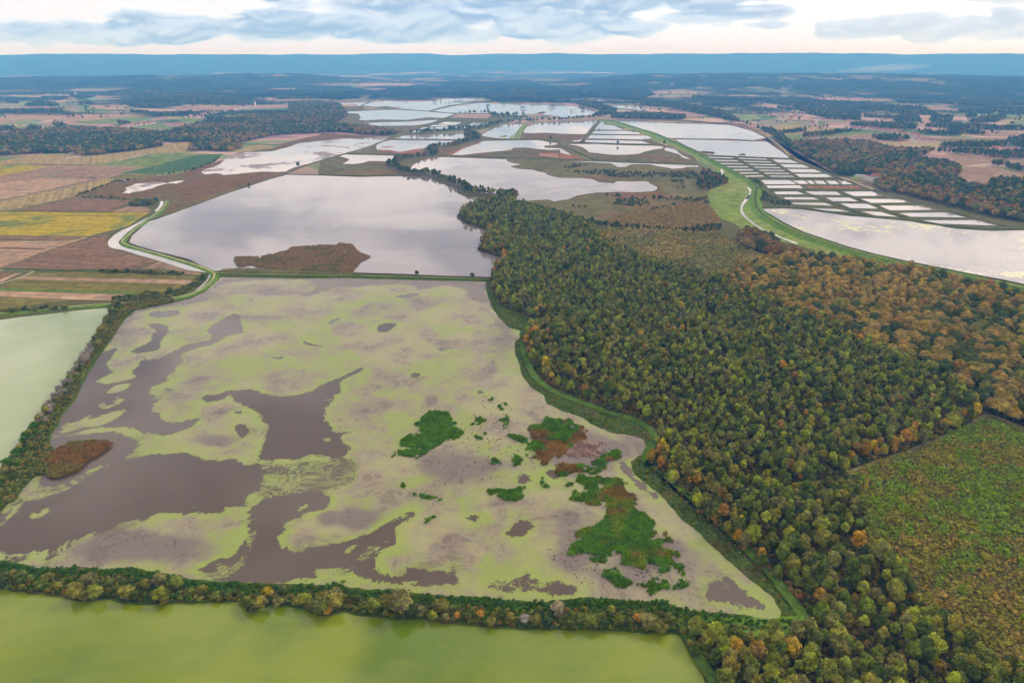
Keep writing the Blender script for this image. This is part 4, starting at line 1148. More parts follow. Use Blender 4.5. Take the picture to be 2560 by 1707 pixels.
ribbon('track', 'Q 1700,790 1860,778 1960,772 2080,738 2352,712 2600,690', 5, .45, 'track_pale', 'white field track curving between brown fields', 'track')
ribbon('road', 'Q 1330,505 1370,530 1395,572', 8, .5, 'track_pale', 'white village road below red roofs', 'road')
ribbon('road', 'Q 200,378 240,345 270,322', 8, .5, 'track_pale', 'white road at the end of the long village', 'road')

# red and mauve mud, green islets, brown reed islands
for t, mt, lb in (('E 560,680 700,690 780,705 900,685 1010,670 990,700 970,715 860,730 700,722 600,712', 'mud_red', 'red mud flat at the foot of the pale pond'),
                  ('E 2150,745 2160,715 2352,715 F 120,740 240,775 0,772', 'mud_red', 'red mud flat below the cream pond'),
                  ('E 1230,738 1330,690 1480,640 1590,600 1560,625 1420,670 1290,735', 'mud_red', 'red mud strip along the tree belt'),
                  ('E 1280,370 1370,335 1690,335 1640,380', 'mud_mauve', 'drained pinkish basin beside the far tree row'),
                  ('E 570,660 720,650 730,660 640,668', 'mud_red', 'thin red mud bar in the pale pond'),
                  ('E 2000,530 2352,540 F 0,535 235,540 200,590 100,600 0,598 E 2352,590 2200,580 2000,580', 'marsh_brown', 'rusty reed flat between pale ponds')):
    sheet('mud_flat', ragged(survey(t), 3, 10), .22, MAT[mt], lb, 'mud')
ISL = [('D 1720,1030 1740,1010 1900,1010 1915,1030 1930,1005 2030,985 2120,960 2140,940 2352,925 H 90,505 110,493 190,500 230,545 295,570 240,600 200,640 190,668 0,660 D 2000,1097 1890,1082 1850,1065 1780,1080 1740,1075',
        'reed_brown', 2.0, .8, 'brown reed island in the big mauve pond'),
       ('D 1575,1112 1700,1092 1900,1092 2352,1105 H 190,662 300,672 300,680 0,672 D 2352,1140 1900,1130 1600,1126', 'marsh_olive', 2.0, 1.2, 'olive reed strip along the straight dyke'),
       ('I 320,1380 330,1340 310,1280 400,1210 480,1170 620,1160 740,1160 770,1185 700,1240 600,1300 520,1370 400,1415 340,1410', 'reed_brown', 1.6, 1.7, 'rust brown reed bed jutting from the willow dyke'),
       ('F 450,207 620,203 600,213 480,214', 'reed_brown', 14, 2, 'thin dark islet in the bright far pond'), ('F 1340,695 1450,705 1540,715 1530,730 1400,720', 'reed_brown', 5, 2, 'brown islet by the levee in the bright pond'),
       ('F 1740,735 1780,720 1840,738 1800,742', 'reed_brown', 4, 2, 'small brown islet above the basin grid'), ('E 2110,330 2160,312 2230,318 2200,335', 'reed_brown', 7, 2, 'brown islet behind the dark tree row'),
       ('E 1740,560 1800,545 1850,540 1830,565', 'grass_meadow', 4, 1, 'small green islet in the pale pond'), ('E 1840,570 1900,535 1915,550 1890,580', 'grass_meadow', 4, 1, 'second green islet beside the broad green bank'),
       ('F 640,735 770,725 830,705 920,685 1015,675 1020,700 1180,740 1200,765 1310,790 1350,830 900,815 360,793 270,715 500,738', 'marsh_olive', 5, 1.6, 'olive reed bed under the bright pond'),
       ('E 1380,740 1600,718 1870,692 1890,672 2000,667 2240,692 2320,715 2160,715 2150,745 2352,772 1800,765', 'marsh_olive', 5, 1.6, 'olive reed bed below the cream pond'),
       ]
for t, mt, s, h, lb in ISL:
    canopy('reed_bed', ragged(survey(t), 2.6 if s < 3 else 3, 4 if s < 3 else 10), s, h, MAT[mt], lb, 'reeds', 'stuff', .15, .45)

# ------------------------------------------------------------------ plants: meshes
def ico(sub=1):
    import bmesh
    bm = bmesh.new()
    bmesh.ops.create_icosphere(bm, subdivisions=sub, radius=1.0)
    v = np.array([p.co[:] for p in bm.verts])
    f = np.array([[q.index for q in t.verts] for t in bm.faces])
    bm.free()
    return v, f
ICO1, ICO2 = ico(1), ico(2)


class Geo:
    def __init__(s):
        s.v, s.f, s.t, s.m, s.n = [], [], [], [], 0
    def add(s, v, f, tone, mat=0):
        s.v.append(np.asarray(v, float))
        s.f += [tuple(int(i) + s.n for i in q) for q in f]
        s.t += list(tone)
        s.m += [mat] * len(f)
        s.n += len(v)
    def mesh(s, name, mats):
        me = bpy.data.meshes.new(name)
        me.from_pydata(np.concatenate(s.v).tolist(), [], s.f)
        at = me.attributes.new('tone', 'FLOAT', 'FACE')
        at.data.foreach_set('value', np.array(s.t, np.float32))
        for m in mats:
            me.materials.append(m)
        if max(s.m):
            me.polygons.foreach_set('material_index', np.array(s.m, np.int32))
        me.update()
        return me


def add_crown(g, r, z0, z1, lobes, faces, leaf, seed, top=1.0, dense_core=0.80):
    """foliage: overlapping lobes of leaf-clump faces over twiggy cores"""
    R = np.random.default_rng(seed)
    H = z1 - z0
    L = []
    for i in range(lobes):
        u = (i + .5) / lobes
        a = i * 2.399 + R.uniform(-.4, .4)
        zz = z0 + H * (0.16 + 0.66 * u) + R.uniform(-.06, .06) * H
        prof = math.sin(math.pi * min(1, (0.22 + 0.72 * u) ** top)) ** .6
        rr = r * prof * R.uniform(.38, .62) * (0 if i == lobes - 1 else 1)
        s = r * R.uniform(.42, .60) * (0.75 + .35 * prof)
        L.append((np.array([rr * math.cos(a), rr * math.sin(a), zz]), np.array([s, s, s * R.uniform(.75, 1.0) * max(.7, min(1.25, H / (2.2 * r)))])))
    tone_l = R.uniform(.15, .85, lobes)
    for (c, s), tl in zip(L, tone_l):
        v, f = ICO1
        g.add(c + v * s * dense_core * R.uniform(.9, 1.1, (len(v), 1)), f, np.full(len(f), tl * .8))
    per = max(4, faces // lobes)
    for li, (c, s) in enumerate(L):
        d = R.normal(size=(per * 2, 3))
        d /= np.linalg.norm(d, axis=1, keepdims=True)
        d = d[d[:, 2] > -.75][:per]
        p = c + d * s * R.uniform(.88, 1.12, (len(d), 1))
        keep = np.ones(len(p), bool)
        for lj, (c2, s2) in enumerate(L):
            if lj != li:
                keep &= (((p - c2) / (s2 * .85)) ** 2).sum(1) > 1
        p, d = p[keep], d[keep]
        n = len(p)
        if n == 0:
            continue
        nm = d + R.normal(size=d.shape) * .38
        nm /= np.linalg.norm(nm, axis=1, keepdims=True)
        t = np.cross(nm, R.normal(size=d.shape))
        t /= np.maximum(np.linalg.norm(t, axis=1, keepdims=True), 1e-6)
        b = np.cross(nm, t)
        sz = leaf * R.uniform(.6, 1.25, (n, 1))
        q = np.stack([p - t * sz, p - b * sz * .7 + nm * sz * .25, p + t * sz, p + b * sz * .7 + nm * sz * .1], 1).reshape(-1, 3)
        f = np.arange(n * 4).reshape(n, 4)
        g.add(q, f, np.clip(tone_l[li] + R.uniform(-.3, .3, n), 0, 1))


def add_tube(g, a, b, r0, r1, sides=6, mat=0):
    a, b = np.array(a, float), np.array(b, float)
    d = (b - a) / np.linalg.norm(b - a)
    t = np.cross(d, [0.3, 1, .2])
    t /= np.linalg.norm(t)
    u = np.cross(d, t)
    an = np.arange(sides) * 2 * math.pi / sides
    ring = np.cos(an)[:, None] * t + np.sin(an)[:, None] * u
    v = np.concatenate([a + ring * r0, b + ring * r1])
    f = [(i, (i + 1) % sides, sides + (i + 1) % sides, sides + i) for i in range(sides)] + [tuple(range(sides, 2 * sides))]
    g.add(v, f, [.5] * len(f), mat)


def add_trunk(g, h, r, limbs, spread, seed, mat=0, fork=0.45):
    R = np.random.default_rng(seed)
    p = np.array([0, 0, -.4])
    k = 4
    for i in range(k):
        q = np.array([R.uniform(-.12, .12) * h * .15, R.uniform(-.12, .12) * h * .15, h * (i + 1) / k])
        add_tube(g, p, q, r * (1 - .8 * i / k), r * (1 - .8 * (i + 1) / k), 6, mat)
        p = q
    for i in range(limbs):
        a = i * 2.4 + R.uniform(-.3, .3)
        z = h * R.uniform(fork, .85)
        e = np.array([math.cos(a) * spread * R.uniform(.6, 1), math.sin(a) * spread * R.uniform(.6, 1), z + spread * R.uniform(.4, .9)])
        add_tube(g, (0, 0, z), e, r * .45, r * .12, 5, mat)


SPEC = {  # radius, crown base, top, lobes, faces, leaf size, trunk radius, profile
    'slender': (2.55, 8.4, 14.4, 8, 620, .48, .15, .62),
    'round': (3.7, 2.6, 12.5, 11, 900, .58, .26, .9),
    'oak': (5.8, 4.0, 14.5, 17, 1250, .68, .38, .6),
    'bush': (2.7, .3, 4.6, 8, 620, .42, .10, 1.1),
    'willow': (3.1, .8, 6.2, 10, 760, .45, .16, 1.0),
}
CROWN, TRUNK = {}, {}
for kd, (r, z0, z1, lb, fc, lf, tr, tp) in SPEC.items():
    CROWN[kd], TRUNK[kd] = [], []
    for i in range(4):
        g = Geo()
        add_crown(g, r, z0, z1, lb + i % 2, fc, lf, 100 + 17 * i + len(kd), tp)
        CROWN[kd].append(g.mesh('crown', [MAT['foliage']]))
        g = Geo()
        add_trunk(g, z0 + (z1 - z0) * .7, tr, 5, r * .6, 40 + i)
        TRUNK[kd].append(g.mesh('trunk', [MAT['bark']]))
# leafless grey willow: fans of pale twigs
BARE = []
for i in range(3):
    g = Geo()
    R = np.random.default_rng(900 + i)
    add_trunk(g, 4.2, .2, 7, 2.2, 900 + i)
    BT = g.mesh('trunk', [MAT['bark_pale']])
    g = Geo()
    for j in range(230):
        a = R.uniform(0, 6.283)
        s = R.uniform(.3, 1.0) ** .6
        b = np.array([math.cos(a) * 1.2 * s, math.sin(a) * 1.2 * s, R.uniform(1.5, 4.2)])
        e = b + np.array([math.cos(a + R.uniform(-.6, .6)) * 1.7 * s, math.sin(a + R.uniform(-.6, .6)) * 1.7 * s, R.uniform(.5, 2.2)])
        w = np.array([R.normal(), R.normal(), R.normal() * .3]) * .09
        g.add([b - w, b + w, e], [(0, 1, 2)], [R.uniform(.3, .9)])
    add_crown(g, 2.3, 1.0, 5.0, 6, 160, .35, 930 + i, 1.0, .35)
    BARE.append((g.mesh('crown', [MAT['foliage']]), BT))


def variant_collection(name, makers):
    c = bpy.data.collections.new(name)
    for i, me in enumerate(makers):
        o = bpy.data.objects.new('%s_%02d' % (name, i), me)
        c.objects.link(o)
    return c


def combo(kind, n, faces=None, leaf=None, lobes=None, seed=0):
    out = []
    r, z0, z1, lb, fc, lf, tr, tp = SPEC[kind]
    for i in range(n):
        g = Geo()
        add_crown(g, r, z0, z1, (lobes or lb) + i % 2, faces or fc, leaf or lf, 300 + 31 * i + seed, tp)
        add_trunk(g, z0 + (z1 - z0) * .6, tr, 3, r * .5, 60 + i, 1)
        out.append(g.mesh('tree_variant', [MAT['foliage'], MAT['bark']]))
    return out


def scrub_mesh(seed, r=1.2, h=1.5, faces=90, leaf=.28):
    g = Geo()
    add_crown(g, r, .0, h, 4, faces, leaf, seed, 1.2, .72)
    return g.mesh('scrub', [MAT['foliage']])


def reed_mesh(seed, n=26, h=1.5, sp=.8):
    g = Geo()
    R = np.random.default_rng(seed)
    for j in range(n):
        b = np.array([R.normal() * sp * .5, R.normal() * sp * .5, 0])
        lean = np.array([R.normal() * .3, R.normal() * .3, 0]) * h
        hh = h * R.uniform(.55, 1.1)
        w = np.array([math.cos(j * 2.4), math.sin(j * 2.4), 0]) * .17
        mid = b + lean * .4 + np.array([0, 0, hh * .6])
        tip = b + lean + np.array([0, 0, hh])
        g.add([b - w, b + w, mid + w * .9, mid - w * .9, tip], [(0, 1, 2, 3), (3, 2, 4)], [R.uniform(0, 1)] * 2)
    return g.mesh('reed', [MAT['foliage']])


VC = {
    'slender': variant_collection('slender_variants', combo('slender', 5) + combo('slender', 2, 190, .42, 5, 77)),
    'round': variant_collection('round_variants', combo('round', 4, 700)),
    'oak': variant_collection('oak_variants', combo('oak', 5, 800, .8)),
    'far': variant_collection('far_variants', combo('round', 4, 130, 1.0, 7)),
    'faroak': variant_collection('faroak_variants', combo('oak', 4, 170, 1.4, 9)),
    'bush': variant_collection('bush_variants', combo('bush', 4, 260, .5, 6)),
    'scrub': variant_collection('scrub_variants', [scrub_mesh(s) for s in (1, 2, 3, 4)]),
    'reed': variant_collection('reed_variants', [reed_mesh(s) for s in (1, 2, 3, 4)]),
}
NODEG = {}


def gn_group(key):
    if key in NODEG:
        return NODEG[key]
    ng = bpy.data.node_groups.new('scatter_' + key, 'GeometryNodeTree')
    ng.interface.new_socket('Geometry', in_out='INPUT', socket_type='NodeSocketGeometry')
    ng.interface.new_socket('Geometry', in_out='OUTPUT', socket_type='NodeSocketGeometry')
    N, L = ng.nodes, ng.links
    gi, go = N.new('NodeGroupInput'), N.new('NodeGroupOutput')
    ci = N.new('GeometryNodeCollectionInfo')
    ci.inputs['Collection'].default_value = VC[key]
    ci.inputs['Separate Children'].default_value = True
    ci.inputs['Reset Children'].default_value = True
    ip = N.new('GeometryNodeInstanceOnPoints')
    ip.inputs['Pick Instance'].default_value = True
    def named(nm, typ):
        a = N.new('GeometryNodeInputNamedAttribute')
        a.data_type = typ
        a.inputs['Name'].default_value = nm
        return a.outputs[0]
    cb = N.new('ShaderNodeCombineXYZ')
    L.new(named('rz', 'FLOAT'), cb.inputs[2])
    L.new(gi.outputs[0], ip.inputs['Points'])
    L.new(ci.outputs[0], ip.inputs['Instance'])
    L.new(named('vi', 'INT'), ip.inputs['Instance Index'])
    L.new(cb.outputs[0], ip.inputs['Rotation'])
    L.new(named('sc', 'FLOAT_VECTOR'), ip.inputs['Scale'])
    L.new(ip.outputs[0], go.inputs[0])
    NODEG[key] = ng
    return ng


def scatter(name, key, pts, scale, tint, label, cat, z=0.0):
    n = len(pts)
    me = bpy.data.meshes.new(name)
    me.vertices.add(n)
    zz = np.full((n, 1), z) if np.isscalar(z) else np.asarray(z).reshape(-1, 1)
    me.vertices.foreach_set('co', np.concatenate([pts, zz], 1).astype(np.float32).reshape(-1))
    sc = np.asarray(scale, np.float32)
    if sc.ndim == 1:
        sc = np.stack([sc, sc, sc * rng.uniform(.85, 1.15, n)], 1).astype(np.float32)
    me.attributes.new('sc', 'FLOAT_VECTOR', 'POINT').data.foreach_set('vector', sc.reshape(-1))
    me.attributes.new('rz', 'FLOAT', 'POINT').data.foreach_set('value', rng.uniform(0, 6.283, n).astype(np.float32))
    me.attributes.new('vi', 'INT', 'POINT').data.foreach_set('value', rng.integers(0, len(VC[key].objects), n).astype(np.int32))
    me.attributes.new('tint', 'FLOAT_VECTOR', 'POINT').data.foreach_set('vector', np.asarray(tint, np.float32).reshape(-1))
    me.update()
    o = link(name, me)
    md = o.modifiers.new('scatter', 'NODES')
    md.node_group = gn_group(key)
    return tag(o, label, cat, kind='stuff')


def fill(poly, spacing, exclude=(), jitter=.42):
    lo, hi = poly.min(0), poly.max(0)
    xs = np.arange(lo[0], hi[0], spacing)
    ys = np.arange(lo[1], hi[1], spacing * .866)
    X, Y = np.meshgrid(xs, ys, indexing='ij')
    X = X + (np.arange(len(ys)) % 2)[None, :] * spacing * .5
    P = np.stack([X, Y], -1).reshape(-1, 2) + rng.uniform(-jitter, jitter, (X.size, 2)) * spacing
    P = P[inside(poly, P)]
    for e in exclude:
        P = P[~inside(e, P)]
    return P


TINT = {'dark': (.085, .108, .018), 'green': (.158, .185, .028), 'olive': (.225, .205, .034), 'lime': (.270, .290, .028), 'grey': (.205, .185, .055), 'orange': (.42, .215, .022),
        'russet': (.270, .155, .038), 'yellow': (.44, .32, .022), 'oakbrown': (.335, .240, .060), 'deep': (.060, .140, .010), 'pale': (.38, .31, .17), 'silver': (.38, .33, .26), 'bluegreen': (.070, .104, .030)}
WORDS = {'dark': 'dark green', 'green': 'mid green', 'olive': 'olive green', 'lime': 'yellow green', 'grey': 'grey green', 'orange': 'orange', 'russet': 'russet brown', 'yellow': 'golden yellow', 'oakbrown': 'tan brown',
         'deep': 'deep green', 'pale': 'pale straw coloured', 'silver': 'silvery leafless', 'bluegreen': 'blue green'}


def pick(names, weights, n):
    w = np.array(weights, float)
    return rng.choice(len(names), n, p=w / w.sum())


def tints(names, idx, var=.16):
    a = np.array([TINT[t] for t in names])[idx]
    return a * rng.uniform(1 - var, 1 + var, (len(idx), 1)) * rng.uniform(1 - var * .4, 1 + var * .4, (len(idx), 3))


def tree(name, kind, xy, z, scale, tint, label, cat, group, zs=1.0):
    t = empty(name, (float(xy[0]), float(xy[1]), z), random.uniform(0, 6.28))
    t.scale = (scale, scale, scale * zs)
    if kind == 'bare':
        c, b = random.choice(BARE)
    else:
        i = random.randrange(4)
        c, b = CROWN[kind][i], TRUNK[kind][i]
    co = bpy.data.objects.new('crown', c)
    COL.objects.link(co)
    co.parent = t
    co['tint'] = tuple(float(v) for v in tint)
    to = bpy.data.objects.new('trunk', b)
    COL.objects.link(to)
    to.parent = t
    return tag(t, label, cat, group)


# ------------------------------------------------------------------ the forest on the right bank
FOREST = survey('H 815,322 850,296 880,278 960,255 1040,240 1090,215 1150,240 1150,262 1300,300 1500,350 1600,420 1700,500 1830,570 N 480,250 560,300 650,350 850,390 900,470 1150,520 1300,600 1400,680 1550,740 1700,790 '
   '1850,880 2000,940 2105,1050 2000,1140 1700,1265 1400,1365 1250,1415 1000,1530 M 960,230 1200,275 1330,310 1420,380 1450,480 1500,600 1560,700 1650,820 1720,900 1800,1000 1950,1130 2100,1250 2352,1420 2500,1700 600,1700 '
   '520,1480 450,1330 400,1240 330,1150 330,1080 500,1120 640,1105 900,1115 980,1095 1070,1090 1090,990 930,900 890,820 720,690 640,610 560,520 420,420 280,280 150,160 40,50 J 2330,1420 2230,1290 2290,1240 2330,1100 2250,1030 '
   '2130,970 2000,950 1870,895 1700,830 1560,770 1490,700 1450,640 1420,560 1400,480 1420,400 1530,340 1330,270 1250,230 1190,120 1160,40 H 1010,690 1030,640 1060,610 1090,585 1060,570 1000,550 940,530 940,510 960,470 1015,430 930,392 860,365')
OAKS = survey('N 480,250 560,300 650,350 850,390 900,470 1150,520 1300,600 1400,680 1550,740 1700,790 1850,880 2000,940 2110,1050 2352,1140 2700,1290 2700,520 2352,375 2100,310 1900,265 1700,205 1500,195 1250,140 1060,125 800,130 600,180')
SCRUB = survey('P 1438,549 1520,566 1650,574 1800,585 1845,610 1900,640 2033,650 1990,680 1850,690 1796,702 1700,670 1578,640 1500,600')
PLANT = survey('H 1670,368 1780,322 2000,292 2250,242 2340,340 2345,375 2250,395 2100,412 1900,398 1720,388')
CLEAR = survey('N 1330,1412 1500,1345 1700,1280 1900,1190 2110,1085 2352,1165 2700,1310 M 2700,1404 2700,1600 2450,1500 2352,1404 2100,1250 1950,1130 1800,1000 1720,900 1650,820 1560,700 1500,600 1450,480 1420,370 1350,320 1340,200 1300,130')
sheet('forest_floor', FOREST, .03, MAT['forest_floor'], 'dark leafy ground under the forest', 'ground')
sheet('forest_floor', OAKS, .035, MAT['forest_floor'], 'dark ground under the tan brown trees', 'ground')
sheet('scrub_ground', CLEAR, .05, MAT['scrub_floor'], 'brown ground of the scrub clearing', 'ground')
sheet('scrub_ground', SCRUB, .05, MAT['scrub_floor'], 'brown ground below the olive scrub', 'ground')
sheet('scrub_ground', PLANT, .055, MAT['scrub_floor'], 'brown ground of the young plantation', 'ground')


def in_view(P, z=8.0, m=20):
    y = P[:, 1] * _cp + (CAM_H - z) * _sp
    b = ((CAM_H - z) * _cp - P[:, 1] * _sp) / y * FPX + 853.5
    a = P[:, 0] / y * FPX + 1280
    return (a > -m) & (a < 2560 + m) & (b > -m) & (b < 1707 + m + 30), a, b


fp = fill(FOREST, 4.75)
ed = edge_dist(FOREST, fp)
vis, fa, fb = in_view(fp)
keep = (np.abs(fp[:, 0]) < fp[:, 1] * .9 + 160) & (fp[:, 1] > 130)
fp, ed, vis, fa, fb = fp[keep], ed[keep], vis[keep], fa[keep], fb[keep]
dist = np.hypot(fp[:, 0], fp[:, 1])
gap = pnoise(fp, 26.0, 4, 3)
# the near corner and the rims carry broad round crowns, the interior slender ones
broad = ((fb > 1330) & (rng.uniform(0, 1, len(fp)) < .9)) | ((ed < 9) & (rng.uniform(0, 1, len(fp)) < .75)) | (rng.uniform(0, 1, len(fp)) < .06)
drop = (broad & (rng.uniform(0, 1, len(fp)) < .45)) | ((~broad) & (gap < .36) & (rng.uniform(0, 1, len(fp)) < .5))
fp, ed, vis, fa, fb, dist, gap, broad = [q[~drop] for q in (fp, ed, vis, fa, fb, dist, gap, broad)]
NB = ['dark', 'green', 'olive', 'lime', 'grey', 'orange', 'russet', 'yellow']
cl = pick(NB, [20, 32, 21, 13, 15, .4, 1.2, .5], len(fp))
warm = pnoise(fp, 42.0, 21, 3)
edge_warm = ((ed < 10) | (fb > 1420)) & (warm > .5) & (rng.uniform(0, 1, len(fp)) < .42)
cl[edge_warm] = pick(NB, [0, 0, 2, 2, 0, 4, 2, 3], int(edge_warm.sum()))
ftint = tints(NB, cl, .2) * np.array((1.12, 1.15, .85))
fsc = .90 * rng.uniform(.62, 1.2, len(fp)) * (.82 + .36 * pnoise(fp, 33.0, 8, 2)) * np.where(broad, .95, 1.0)
cand = np.nonzero(vis & (fa > 0) & (fa < 2560) & (fb < 1700))[0]
ind = cand[np.argsort(dist[cand])[:300]]
isind = np.zeros(len(fp), bool)
isind[ind] = True
for i in ind:
    cn = NB[cl[i]]
    where = 'at the forest rim by the green bank track' if ed[i] < 8 else ('in the dense forest corner beside the bright green pond' if fa[i] < 2150 else 'in the dense forest beside the scrub clearing')
    shape = ('large ' if fsc[i] > .9 else 'small ' if fsc[i] < .72 else 'mid-sized ') + ('broad' if broad[i] else 'slender')
    tree('forest_tree', 'round' if broad[i] else 'slender', fp[i], 0.0, fsc[i], ftint[i], '%s %s leafy tree %s' % (shape, WORDS[cn], where), 'tree', 'forest trees, %s %s, %s' % (shape, WORDS[cn], where))
s = ~isind & ~broad
scatter('woodland', 'slender', fp[s], fsc[s], ftint[s], 'dense mixed forest of slender green trees on the pond shore', 'forest')
s = ~isind & broad
scatter('woodland', 'round', fp[s], fsc[s], ftint[s], 'broad crowned trees along the rims of the forest', 'forest')
up = fill(FOREST, 3.6)
up = up[(up[:, 1] > 150) & (np.abs(up[:, 0]) < up[:, 1] * .85 + 80)]
un = ['dark', 'olive', 'russet', 'green', 'oakbrown']
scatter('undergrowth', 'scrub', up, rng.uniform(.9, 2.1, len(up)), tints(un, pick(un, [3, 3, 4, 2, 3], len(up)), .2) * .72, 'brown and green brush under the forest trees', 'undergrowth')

op = fill(OAKS, 9.4, jitter=.36)
op = op[np.abs(op[:, 0]) < op[:, 1] * .85 + 80]
on = ['oakbrown', 'russet', 'olive', 'dark', 'bluegreen']
ovis, oa, ob = in_view(op)
rightness = np.clip((oa - 2250) / 350, 0, 1) * np.clip((1000 - ob) / 200, 0, 1)
oc = pick(on, [58, 7, 14, 8, 2], len(op))
gr = rng.uniform(0, 1, len(op)) < (.12 + .55 * rightness)
oc[gr] = pick(on, [0, 0, 1, 3, 3], int(gr.sum()))
ot = tints(on, oc, .16) * np.array((1.10, 1.06, .78))
osc = rng.uniform(.72, 1.08, len(op))
od = np.hypot(op[:, 0], op[:, 1])
cand = np.nonzero(ovis & (oa > 0) & (oa < 2560) & (ob > 0))[0]
oi = cand[np.argsort(od[cand])[:300]]
m = np.zeros(len(op), bool)
m[oi] = True
for i in oi:
    cn = on[oc[i]]
    where = ('at the autumn wood rim by the scrub clearing' if ob[i] > 1010 else 'in the autumn wood near the photo edge' if oa[i] > 2440 else 'in the autumn wood beside the slender green forest' if oa[i] < 2200 else 'in the middle of the autumn wood')
    size = 'large' if osc[i] > .98 else 'small' if osc[i] < .80 else 'mid-sized'
    tree('oak_tree', 'oak', op[i], 0.0, osc[i], ot[i], '%s domed %s tree %s' % (size, WORDS[cn], where), 'tree', 'autumn wood trees, %s %s, %s' % (size, WORDS[cn], where), .95)
scatter('oak_woodland', 'oak', op[~m], osc[~m], ot[~m], 'tan brown domed autumn wood below the flood levee', 'forest')
bp = fill(OAKS, 6.0)
scatter('undergrowth', 'bush', bp, rng.uniform(.6, 1.2, len(bp)), tints(['dark', 'bluegreen', 'olive'], pick(['dark', 'bluegreen', 'olive'], [4, 3, 2], len(bp))), 'dark understorey between the tan brown trees', 'undergrowth')

# scrub clearing: bright green weed patches on tan brush
cp = fill(CLEAR, 2.1)
cp = cp[(cp[:, 0] < cp[:, 1] * .90 + 70) & (cp[:, 1] > 150)]
_, ca, cb = in_view(cp)
q = pnoise(cp, 16.0, 31, 4) + np.clip((1330 - cb) / 600, -.30, .06) + np.clip((ca - 2250) / 1500, -.1, .1) * (cb < 1400)
q2 = pnoise(cp, 7.0, 33, 3)
gr = q + (q2 - .5) * .8 > .60
ct = np.where(gr[:, None], np.array((.195, .280, .016)), np.where((q2 > .55)[:, None], np.array((.330, .240, .045)), np.array((.260, .240, .028))))
ct = ct * rng.uniform(.7, 1.3, (len(cp), 1))
scatter('shrubbery', 'scrub', cp, rng.uniform(.55, 1.25, len(cp)) * (.45 + 1.25 * pnoise(cp, 6.0, 35, 2)), ct, 'bright green weeds and tan brush covering the clearing', 'scrub')
bk = fill(survey('M 900,262 1020,205 1230,118 1330,150 1350,320 1330,310 1200,275 960,235'), 3.0)
scatter('shrubbery', 'bush', bk, rng.uniform(.35, .75, len(bk)), tints(['dark', 'olive', 'green'], pick(['a'] * 3, [4, 3, 3], len(bk)), .2), 'low dark brush in the corner where the tracks meet', 'scrub')
sp_ = fill(SCRUB, 4.2)
st = np.where((pnoise(sp_, 40, 41, 3) > .5)[:, None], np.array((.390, .305, .080)), np.array((.290, .265, .064))) * rng.uniform(.7, 1.3, (len(sp_), 1))
scatter('shrubbery', 'bush', sp_, rng.uniform(.55, 1.05, len(sp_)), st, 'olive brown willow scrub behind the forest', 'scrub')
pp = fill(PLANT, 4.0, jitter=.25)
scatter('shrubbery', 'bush', pp, rng.uniform(.6, .95, len(pp)), np.array((.380, .270, .085)) * rng.uniform(.75, 1.25, (len(pp), 1)), 'brown young plantation at the meadow edge', 'scrub')


# ------------------------------------------------------------------ trees and bushes one can pick out
ONES = ['', 'first', 'second', 'third', 'fourth', 'fifth', 'sixth', 'seventh', 'eighth', 'ninth', 'tenth', 'eleventh', 'twelfth', 'thirteenth', 'fourteenth', 'fifteenth', 'sixteenth', 'seventeenth', 'eighteenth', 'nineteenth']
TENS = ['', '', 'twenty', 'thirty', 'forty', 'fifty', 'sixty', 'seventy', 'eighty', 'ninety', 'one-hundred']
TENTH = ['', '', 'twentieth', 'thirtieth', 'fortieth', 'fiftieth', 'sixtieth', 'seventieth', 'eightieth', 'ninetieth', 'hundredth']


def ordinal(n):
    if n > 100:
        return 'hundred-and-' + ordinal(n - 100)
    if n < 20:
        return ONES[n]
    return TENTH[n // 10] if n % 10 == 0 else TENS[n // 10] + '-' + ONES[n % 10]


def row(name, items, tail, cat, group, z=.9):
    """items: (x, y, kind, scale, tint name); labelled in order along the row"""
    for i, (x, y, kd, scl, tn) in enumerate(items):
        nm = 'bush' if kd == 'bush' else 'tree'
        t = np.array(TINT[tn]) * random.uniform(.75, 1.1)
        tree(name, kd, (x, y), z, scl, t, '%s %s, %s %s' % (WORDS[tn], nm, ordinal(i + 1), tail), cat, group, random.uniform(.85, 1.15))


